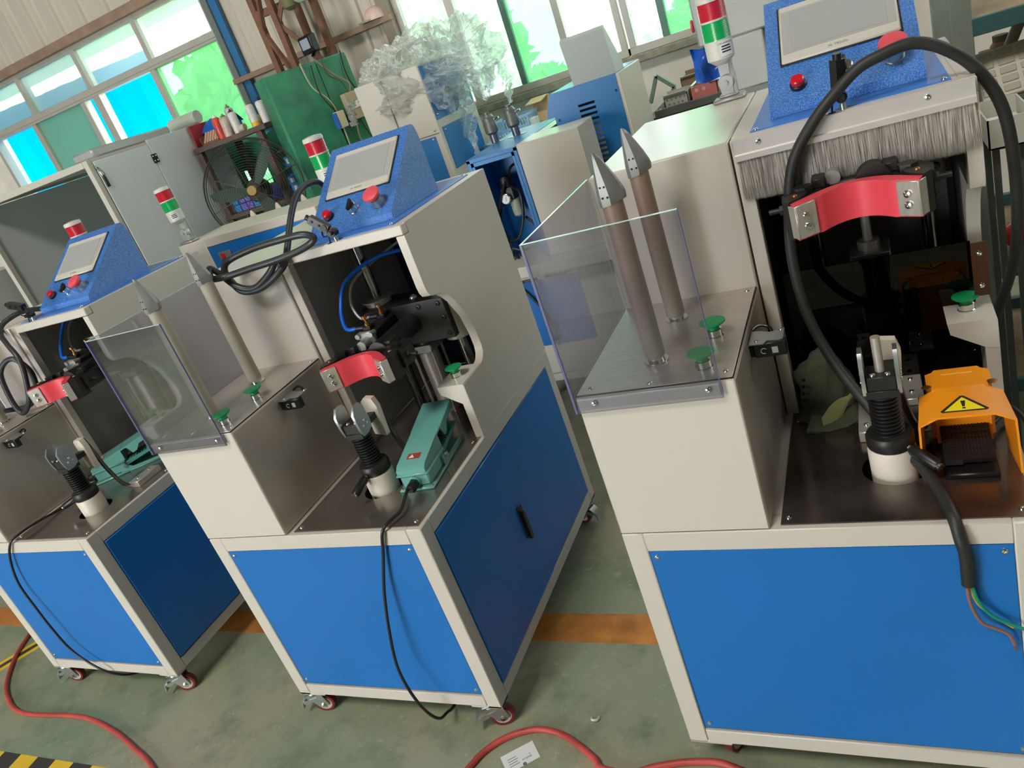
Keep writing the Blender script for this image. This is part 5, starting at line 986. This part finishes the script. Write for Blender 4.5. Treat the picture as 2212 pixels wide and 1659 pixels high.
FMo = Matrix(((1, 0, 0, 0.0), (0, SL.y, NR.y, 0.0), (0, SL.z, NR.z, 0.1412), (0, 0, 0, 1)))
tri = Mb().prism([(-0.038, 0.014), (0.038, 0.014), (0.041, 0.018), (0.003, 0.066), (-0.003, 0.066), (-0.041, 0.018)], 'z', 0.0002, 0.0006).xf(FMo).build('warning_triangle', INK, hd)
Mb().prism([(-0.034, 0.0175), (0.034, 0.0175), (0.0, 0.0605)], 'z', 0.0006, 0.0009).xf(FMo).build('triangle_field', mat('sign_yellow', (244, 222, 24), 0.4), tri)
Mb().prism([(-0.0022, 0.029), (0.0022, 0.029), (0.0042, 0.048), (-0.0042, 0.048)], 'z', 0.0009, 0.0012).box(-0.0028, 0.0028, 0.022, 0.0262, 0.0009, 0.0012).xf(FMo).build('exclamation_mark', INK, tri)
lead(PRESS3, [(0.762,0.300,0.705), (0.785,0.34,0.70), (0.80,0.33,0.72), (0.822,0.26,0.70), (0.83,0.20,0.60), (0.83,0.18,0.3), (0.84,0.2,-0.03), (0.86,0.3,-0.098)], 0.0048, 'pedal_cable', CABLE, 'thin black cable of the orange foot switch dropping over the table edge')

# cloth cap on the dark table
cp = tag(empty('cloth_cap', mworld(PRESS3, (0.43, 0.43, H+0.003)), PRESS3.rotation_euler.z+0.35), 'olive green cloth cap with pale green stripe leaning inside the press', 'cap')
m = Mb(); nu, nv = 40, 18; vs = []
for k in range(nv+1):
    v = k/nv
    for i in range(nu):
        a = 2*pi*i/nu; rx = 0.066*(1-0.35*v**2)*(1 if v < 0.95 else 0.7); ry = 0.040*(1-0.25*v)*(1 if v < 0.95 else 0.7)
        w = 0.006*sin(3*a+5*v)+0.004*sin(7*a-9*v)
        cx_ = 0.01*sin(3*v); vs.append((cx_+(rx+w)*cos(a), 0.055*v+(ry+w)*sin(a), 0.004+0.135*v+0.018*cos(a)*v))
m.add(vs, [(k*nu+i, k*nu+(i+1)%nu, (k+1)*nu+(i+1)%nu, (k+1)*nu+i) for k in range(nv) for i in range(nu)]+[tuple(range(nu-1, -1, -1)), tuple(range(nv*nu, (nv+1)*nu))])
CLOTH = mat('olive_cloth', (70, 73, 54), 0.9, var=0.12, vscale=30, bump=0.4, bscale=500)
crown = m.build('crown', CLOTH, cp, sharp=60)
m = Mb(); vs = []
for i in range(17):
    a = -2.3+2.0*i/16
    for r_, dz in ((1.0, 0.03), (1.35, 0.012), (1.55, 0.002)): vs.append((0.068*r_*cos(a)*(1.0), 0.042*r_*sin(a)-0.01*(r_-1), dz+0.004*sin(5*a)))
m.add(vs, [(i*3+j, i*3+j+1, i*3+4+j, i*3+3+j) for i in range(16) for j in range(2)]); m.v += [(x, y, z-0.004) for x, y, z in m.v]; nq = 51
m.f += [tuple(j+nq for j in reversed(f_)) for f_ in list(m.f)]
m.build('brim', CLOTH, cp, sharp=60)
m = Mb(); vs = []
for i in range(21):
    t_ = i/20; 
    for j in range(3): vs.append((-0.03+0.10*t_, -0.052+0.022*t_*t_-0.002-0.004*(j == 1), 0.015+0.06*t_+0.028*(j-1)*sin(pi*min(0.9, 0.2+t_))))
m.add(vs, [(i*3+j, i*3+j+1, i*3+4+j, i*3+3+j) for i in range(20) for j in range(2)]).build('stripe', mat('pale_green_cloth', (158, 164, 108), 0.9, bump=0.3, bscale=600), crown, sharp=60)
for k in range(5): Mb().lathe([(0.0045, 0), (0.0045, 0.002), (0.002, 0.002), (0.002, 0.0005)], (-0.058+0.004*k, -0.020+0.003*k, 0.055+0.016*k), (-0.6, -0.8, 0.1), 10).build('eyelet', BLACKM, crown)

# ------------------------------------------------------------------ floor things
HOSE = mat('red_rubber_hose', (180, 70, 60), 0.5, var=0.22, vscale=16)
zf = FZ+0.0095
def fl(pts): return [(x, y, zf) for x, y in pts]
tag(Mb().tube(fl([(-2.35,0.75), (-2.20,0.45), (-2.103,0.296), (-2.028,0.177), (-1.911,0.054), (-1.796,-0.032), (-1.627,-0.108), (-1.466,-0.126), (-1.232,-0.112), (-1.07,-0.12), (-0.878,-0.161), (-0.712,-0.213), (-0.538,-0.278), (-0.3,-0.42), (-0.1,-0.6), (0.2,-0.75), (0.5,-0.6), (0.64,-0.3), (0.704,-0.137), (0.736,-0.072), (0.794,-0.017), (0.876,0.015), (0.956,0.007), (1.025,-0.026), (1.086,-0.065), (1.113,-0.09), (1.2,-0.095), (1.267,-0.067), (1.365,-0.042), (1.463,-0.045), (1.6,-0.12), (1.8,-0.35)]), 0.0095, 12, 10).build('air_hose', HOSE), 'scuffed red rubber air hose snaking across the floor', 'hose')
cd = tag(empty('paper_card', (0.845, -0.07, FZ+0.0004), 0.0), 'small white printed card lying inside the red hose loop', 'card')
u = Vector((0.869-0.787, -0.018+0.085, 0)); v = Vector((0.814-0.787, -0.116+0.085, 0)); ctr = Vector((0.787, -0.085, 0))+u*0.5+v*0.82
CM = Matrix(((u.normalized().x, v.normalized().x, 0, ctr.x-0.845), (u.normalized().y, v.normalized().y, 0, ctr.y+0.07), (0, 0, 1, 0), (0, 0, 0, 1)))
hw = u.length/2; hv = v.length*0.82
Mb().box(-hw, hw, -hv, hv, 0, 0.0008).xf(CM).build('sheet', PAPER, cd)
def cardtext(body, x, y, size, mt):
    t_ = text(cd, body, (0, 0, 0), (0, 0, 0), size, mt)
    if t_:
        for q_ in t_.data.vertices: q_.co = CM @ Vector((x-q_.co.x, y+q_.co.y, 0.0009+q_.co.z))
        t_.data.flip_normals()
cardtext('QioXuns', 0.018, 0.014, 0.0085, mat('print_blue', (40, 84, 170), 0.5)); cardtext('Qi', 0.030, 0.004, 0.006, mat('print_red', (220, 80, 60), 0.5))
for k in range(4): Mb().box(-0.038, -0.006-0.004*(k % 2), 0.016-k*0.009, 0.018-k*0.009, 0.0008, 0.0011).xf(CM).build('print_line', mat('print_soft', (110, 110, 112), 0.6), cd)
Mb().lathe([(0.006, 0), (0.006, 0.0004), (0.004, 0.0004)], (0.005, 0.03, 0.0008), n=16).xf(CM).build('round_mark', mat('print_soft', (110, 110, 112), 0.6), cd)
YEL = mat('hazard_yellow', (232, 190, 50), 0.6, var=0.08, vscale=10); BLK = mat('hazard_black', (62, 58, 54), 0.6, var=0.1, vscale=10)
def hazard(x0, y0, rot, n, w, label):
    t_ = tag(empty('hazard_tape', (x0, y0, FZ), rot), label, 'tape')
    Mb().box(0, n*0.2235, 0, w, 0.0, 0.0006).build('yellow_strip', YEL, t_)
    for i in range(n): s_ = Mb().prism([(i*0.2235, 0), (i*0.2235+0.111, 0), (i*0.2235+0.105, w), (i*0.2235-0.006, w)][::1], 'z', 0.0006, 0.0010).build('black_stripe', BLK, t_)
hazard(-2.754, -0.377, 0.0, 10, 0.080, 'yellow and black hazard tape laid straight on the floor')
t_ = tag(empty('hazard_tape', (-2.02, 0.19, FZ), 1.0), 'yellow and black hazard tape beside the red hose at the press corner', 'tape')
Mb().box(-0.7, 0.6, -0.045, 0.045, 0, 0.0006).build('yellow_strip', YEL, t_)
Mb().box(-0.7, 0.6, -0.016, 0.016, 0.0006, 0.0010).build('black_stripe', BLK, t_)
tag(Mb().tube([(1.035, 0.075, FZ+0.004), (1.043, 0.062, FZ+0.012), (1.056, 0.066, FZ+0.008), (1.058, 0.080, FZ+0.004)], 0.004, 6).build('plastic_scrap', mat('clear_scrap', (206, 210, 204), 0.2)), 'small curled clear plastic scrap on the green floor', 'scrap')

# ------------------------------------------------------------------ right-hand side
GM = mat('machine_grey', (178, 182, 174), 0.5, var=0.03)
q = tag(empty('grey_column_machine', (1.62, 2.1, FZ)), 'light grey column machine with red emergency button behind the brush curtain press', 'machine')
B = bb(q, 1.62, 2.1)
B(Mb().box(1.445, 1.78, 1.90, 2.35, 1.475, 2.05, 0.008), 'head', GM)
B(Mb().box(1.56, 1.685, 1.86, 2.02, 1.285, 1.475, 0.006), 'spindle_box', GM)
B(Mb().box(1.50, 1.76, 2.03, 2.40, FZ, 1.475, 0.006), 'column', GM)
es = B(Mb().cyl((1.445, 2.0, 1.555), (1.432, 2.0, 1.555), 0.016, n=14), 'stop_base', ZINC)
B(Mb().lathe([(0.016, 0), (0.024, 0.006), (0.024, 0.012), (0.014, 0.014)], (1.432, 2.0, 1.555), (-1, 0, 0), 18), 'stop_button', REDE, es)
bgm = Mb(); vs = []
for k in range(13):
    for i in range(9):
        uu, vv = i/8, k/12; vs.append((1.393+0.075*uu+0.03*vv*uu, 2.0+0.02*sin(6*uu+4*vv)+0.006*sin(13*uu), 1.475-0.13*vv-0.012*sin(pi*uu)))
n0 = len(vs); vs += [(x, y+0.02*sin(pi*((i_ % 9)/8))+0.002, z) for i_, (x, y, z) in enumerate(vs)]
ff = [(k*9+i, k*9+i+1, k*9+10+i, k*9+9+i) for k in range(12) for i in range(8)]
bgm.add(vs, ff+[tuple(j+n0 for j in reversed(f_)) for f_ in ff])
bgp = tag(bgm.build('foil_pouch', mat('blue_foil', (36, 92, 190), 0.25, var=0.5, vscale=14), sharp=60), 'shiny blue foil pouch hanging beside the grey column machine', 'pouch')
# workbench under the windows
q = tag(empty('workbench', (1.2, 3.6, FZ)), 'long dark steel workbench against the wall under the windows', 'workbench')
B = bb(q, 1.2, 3.6)
BENCH = mat('dark_bench_steel', (84, 86, 80), 0.6, var=0.2, vscale=8)
B(Mb().box(0.86, 2.15, 3.16, 4.05, 1.07, 1.10, 0.003), 'bench_top', BENCH); B(Mb().box(0.93, 1.75, 3.14, 3.165, 1.095, 1.135, 0.002), 'front_lip', BENCH)
for x in (0.97, 2.1):
    for y in (3.2, 4.0): B(Mb().box(x-0.025, x+0.025, y-0.025, y+0.025, FZ, 1.07, 0.002), 'leg', BENCH)
q = tag(empty('workbench', (-0.1, 3.75, FZ)), 'pale bench below the sill beside the film wrapped cabinet', 'workbench')
B = bb(q, -0.1, 3.75)
B(Mb().box(-0.30, 0.50, 3.45, 4.08, 1.175, 1.20, 0.003), 'bench_top', mat('blue_bench', (110, 150, 190), 0.6))
for x in (-0.27, 0.47):
    for y in (3.48, 4.04): B(Mb().box(x-0.02, x+0.02, y-0.02, y+0.02, FZ, 1.175), 'leg', BENCH)
cr = tag(empty('parts_crate', (-0.12, 3.68, 1.20)), 'pale blue slatted plastic crate on the bench below the sill', 'crate')
CRB = mat('pale_blue_plastic', (150, 190, 216), 0.5)
Mb().box(-0.13, 0.13, -0.10, 0.10, 0, 0.006).build('bottom', CRB, cr)
for sy in (-0.10, 0.10): Mb().box(-0.14, 0.14, sy-0.004, sy+0.004, 0.085, 0.10).box(-0.13, 0.13, sy-0.003, sy+0.003, 0.03, 0.04).build('rim', CRB, cr)
for sx in (-0.13, 0.13): Mb().box(sx-0.004, sx+0.004, -0.10, 0.10, 0.085, 0.10).box(sx-0.003, sx+0.003, -0.1, 0.1, 0.03, 0.04).build('rim', CRB, cr)
for i in range(14):
    for sy in (-0.10, 0.10): Mb().box(-0.128+i*0.0195, -0.120+i*0.0195, sy-0.002, sy+0.002, 0.0, 0.09).build('slat', CRB, cr)
for i in range(10):
    for sx in (-0.13, 0.13): Mb().box(sx-0.002, sx+0.002, -0.096+i*0.0205, -0.088+i*0.0205, 0.0, 0.09).build('slat', CRB, cr)
tag(Mb().box(-0.02, 0.05, 3.60, 3.68, 1.206, 1.26, 0.002).build('carton', mat('green_white_carton', (206, 214, 196), 0.6, var=0.2, vscale=18)), 'small white and green carton inside the pale blue crate', 'box')
tag(Mb().prism([(3.72, 1.20), (3.86, 1.36), (3.865, 1.356), (3.727, 1.196)], 'x', -0.02, 0.10).prism([(3.86, 1.36), (3.70, 1.34), (3.70, 1.336), (3.86, 1.355)], 'x', -0.03, 0.09).build('folded_card', mat('tan_cardboard', (196, 166, 122), 0.8)), 'bent tan cardboard sheet standing on the bench below the sill', 'cardboard')
lp = tag(Mb().prism([(0.16, 1.20), (0.30, 1.20), (0.285, 1.36), (0.235, 1.365), (0.205, 1.33)], 'y', 3.50, 3.506).build('blue_sheet', mat('pale_blue_sheet', (110, 160, 214), 0.4)), 'pale blue metal sheet leaning beside the slotted cabinet', 'sheet')
# boxes on the dark bench
def open_box(x, y, z, w, d, h, mt, label, rz=0, flap=True, mat2=None):
    t_ = tag(empty('open_carton', (x, y, z), rz), label, 'box')
    Mb().box(-w/2, w/2, -d/2, -d/2+0.004, 0, h).build('front_side', mat2 or mt, t_)
    Mb().box(-w/2, w/2, d/2-0.004, d/2, 0, h*1.15).box(-w/2, -w/2+0.004, -d/2, d/2, 0, h).box(w/2-0.004, w/2, -d/2, d/2, 0, h).box(-w/2, w/2, -d/2, d/2, 0, 0.004).build('carton_shell', mt, t_)
    if flap: Mb().prism([(-d/2, h), (-d/2-0.03, h+0.012), (-d/2-0.03, h+0.015), (-d/2, h+0.003)], 'x', -w/2+0.004, w/2-0.004).build('flap', PAPER, t_)
    return t_
pt = open_box(1.05, 3.27, 1.10, 0.135, 0.13, 0.085, mat('grey_carton', (176, 172, 160), 0.8), 'grey patterned open carton on the dark bench')
for i in range(5):
    for j in range(3): Mb().prism([(-0.055+i*0.025+(j % 2)*0.008, 0.012+j*0.025), (-0.042+i*0.025+(j % 2)*0.008, 0.012+j*0.025), (-0.0485+i*0.025+(j % 2)*0.008, 0.022+j*0.025)], 'y', -0.0664, -0.065).build('printed_mark', mat('mark_grey', (96, 104, 98), 0.7), pt) if -0.042+i*0.025+(j % 2)*0.008 < 0.066 else None
rb = open_box(1.205, 3.30, 1.10, 0.15, 0.13, 0.095, mat('brown_carton', (150, 122, 92), 0.8), 'open carton with a faded red front on the dark bench', mat2=mat('faded_red_card', (196, 116, 108), 0.7), flap=False)
for x in (-0.04, 0.0): Mb().lathe([(0.010, 0), (0.010, 0.0006), (0.006, 0.0006)], (x, -0.0652, 0.07), (0, -1, 0), 14).build('printed_ring', mat('faded_pink', (222, 170, 160), 0.7), rb)
tag(Mb().bar((0, -0.07, 0), (0.02, 0.03, 0.01), 0.016, 0.014).xf(Matrix.Translation((1.145, 3.30, 1.195))).build('metal_bar', CHROME), 'shiny short metal bar lying across the open cartons', 'bar')
open_box(1.16, 3.60, 1.10, 0.24, 0.20, 0.125, mat('brown_carton', (150, 122, 92), 0.8), 'large brown open carton at the back of the dark bench', flap=True)
tag(Mb().box(1.24, 1.31, 3.22, 3.30, 1.196, 1.199).xf(Matrix.Identity(4)).build('white_slip', PAPER), 'white paper slip lying on the faded red carton', 'paper')
fr = tag(empty('steel_hoop', (0.95, 3.45, 1.10)), 'bent grey-green steel angle frame standing on the dark bench', 'frame')
GG = mat('grey_green_steel', (120, 136, 130), 0.5, metal=0.3)
Mb().bar((-0.10, 0, 0.05), (-0.03, 0, 0.19), 0.03, 0.02).build('bar', GG, fr); Mb().bar((-0.03, 0, 0.19), (0.06, 0, 0.10), 0.03, 0.022).build('bar', GG, fr); Mb().bar((0.06, 0, 0.10), (-0.03, 0, 0.005), 0.03, 0.02).build('bar', GG, fr)
tag(Mb().tube([(0.93, 3.20, 1.11), (0.96, 3.22, 1.135), (1.0, 3.21, 1.11)], 0.012, 8).build('bent_tube', CHROME), 'short shiny bent tube at the end of the dark bench', 'tube')
# storage rack
TEALG = mat('dusty_teal_steel', (60, 100, 100), 0.6, var=0.2, vscale=12); POSTG = mat('grey_teal_post', (128, 136, 124), 0.6, var=0.12, vscale=8); DUST = mat('dusty_board', (150, 132, 104), 0.9, var=0.22, vscale=10)
q = tag(empty('storage_rack', (2.9, 1.8, FZ)), 'dusty teal steel storage rack crammed with moulds and jars', 'rack')
B = bb(q, 2.9, 1.8)
for x in (2.245, 3.55):
    for y in (1.5, 2.1): B(Mb().box(x, x+0.058, y-0.03, y+0.03, FZ, 2.2, 0.003), 'post', POSTG)
for z in (1.345, 1.085, 0.55, 0.1):
    B(Mb().box(2.30, 3.55, 1.47, 1.50, z-0.05, z, 0.002), 'beam', TEALG); B(Mb().box(2.30, 3.55, 2.08, 2.11, z-0.01, z+0.04, 0.002), 'beam', TEALG)
    B(Mb().box(2.30, 3.55, 1.50, 2.08, z-0.02, z-0.004, 0.002), 'board', DUST)
mt_ = tag(empty('mould_tray', (2.40, 1.525, 1.085)), 'white moulded tray with rows of hollows leaning in the teal rack', 'tray')
TM = Matrix.Rotation(radians(58), 4, 'X') @ Matrix.Rotation(0.06, 4, 'Z'); WM = mat('white_mould', (220, 216, 200), 0.6)
Mb().box(-0.085, 0.14, 0, 0.16, 0, 0.012, 0.003).xf(TM).build('tray_plate', WM, mt_)
for i in range(4):
    for j in range(5): Mb().box(-0.078+i*0.056, -0.034+i*0.056, 0.012+j*0.029, 0.033+j*0.029, 0.012, 0.016, 0.002).xf(TM).build('hollow', mat('mould_hollow', (200, 192, 172), 0.7), mt_)
def jar(x, y, z, r, h, label, mt, lean=(0, 0)):
    t_ = tag(empty('jar', (x, y, z)), label, 'jar'); t_.rotation_euler = (lean[0], lean[1], 0)
    Mb().lathe([(r*0.9, 0), (r, 0.006), (r, h*0.75), (r*0.7, h*0.85)], n=18).build('jar_body', mt, t_); Mb().lathe([(r*0.72, h*0.83), (r*0.72, h)], n=18).build('lid', mat('cap_grey', (120, 110, 96), 0.5), t_)
jar(2.375, 1.86, 1.082, 0.028, 0.10, 'dark grey jar in the teal rack behind the post', mat('grey_jar', (104, 102, 92), 0.5))
jar(2.43, 1.92, 1.082, 0.034, 0.13, 'tan jar in the teal rack behind the mould tray', mat('tan_jar', (196, 160, 116), 0.5))
jar(2.57, 1.90, 1.082, 0.035, 0.13, 'brown jar in the teal rack beside the clear bag', mat('brown_jar', (128, 96, 70), 0.5))
tag(Mb().cyl((2.41, 1.80, 1.13), (2.50, 1.88, 1.28), 0.018, n=14).build('pipe_piece', mat('grey_pipe_piece', (150, 146, 134), 0.5)), 'grey pipe piece leaning on the mould tray in the rack', 'pipe')
tag(film_blob((2.60, 1.68, 1.16), (0.07, 0.06, 0.085), 2.2, 1.0, 28, 18, 0.3).build('parts_bag', mat('cloudy_bag', (176, 172, 158), 0.35, var=0.25, vscale=20), sharp=0), 'cloudy plastic bag of parts in the teal rack', 'bag')
wt = tag(empty('white_tray', (2.30, 1.02, 1.10)), 'white plastic bin of small parts beside the brush curtain press', 'tray')
Mb().box(-0.05, 0.05, -0.13, -0.126, 0.0, 0.075).box(-0.05, 0.05, 0.10, 0.104, 0, 0.075).box(-0.05, -0.046, -0.13, 0.10, 0, 0.075).box(0.046, 0.05, -0.13, 0.10, 0, 0.075).box(-0.05, 0.05, -0.13, 0.10, 0, 0.004).build('bin', mat('white_bin', (206, 204, 194), 0.45), wt)
for i in range(3): Mb().cyl((-0.035+i*0.03, -0.11, 0.02), (-0.03+i*0.03, -0.03, 0.025), 0.011, n=12).build('white_part', PAPER, wt)
Mb().box(-0.04, 0.04, -0.02, 0.05, 0.02, 0.04, 0.003).build('white_part', PAPER, wt)
st_ = tag(empty('steel_stool', (2.30, 1.02, FZ)), 'plain grey steel stand carrying the white plastic bin', 'stand')
Mb().box(-0.04, 0.05, -0.10, 0.10, 1.195, 1.205).build('stand_top', BENCH, st_)
for x in (-0.03, 0.03):
    for y in (-0.08, 0.08): Mb().box(x-0.008, x+0.008, y-0.008, y+0.008, 0, 1.195).build('leg', BENCH, st_)
bt = tag(empty('sprayer_bottle', (2.28, 2.22, 1.17)), 'grey bottle with clear cap standing behind the brush curtain press', 'bottle')
Mb().lathe([(0.018, 0), (0.019, 0.004), (0.019, 0.085), (0.015, 0.09)], n=18).build('bottle_body', mat('grey_metal_bottle', (110, 108, 102), 0.4, metal=0.3), bt); Mb().lathe([(0.017, 0.09), (0.017, 0.145), (0.015, 0.15)], n=18).build('clear_cap', mat('frosted_cap', (206, 214, 226), 0.3), bt)
q = tag(empty('side_table', (2.0, 2.35, FZ)), 'low grey side table behind the brush curtain press', 'table')
Mb().box(-0.12, 0.33, -0.18, 0.2, 1.255, 1.275, 0.002).build('table_top', BENCH, q)
for x in (-0.1, 0.31):
    for y in (-0.16, 0.18): Mb().box(x-0.012, x+0.012, y-0.012, y+0.012, 0, 1.255).build('leg', BENCH, q)
tag(Mb().sphere((2.40, 1.60, 0.60), 0.05, 18).build('red_ball', mat('red_ball', (196, 34, 40), 0.3)), 'glossy red ball on the lower shelf of the teal rack', 'ball')
# beyond the left edge
q = tag(empty('grey_cabinet', (-3.9, 2.2, FZ)), 'plain grey cabinet standing left of the tall enclosure', 'cabinet')
Mb().box(-0.35, 0.22, -0.2, 0.35, 0.02, 1.60, 0.006).build('carcass', GM, q); Mb().box(-0.33, 0.20, -0.206, -0.2, 0.1, 1.56, 0.002).build('door', GREYP, q)
for x in (-0.3, 0.18):
    for y in (-0.15, 0.3): Mb().cyl((x, y, 0), (x, y, 0.03), 0.02, n=10).build('foot', BLACKP, q)
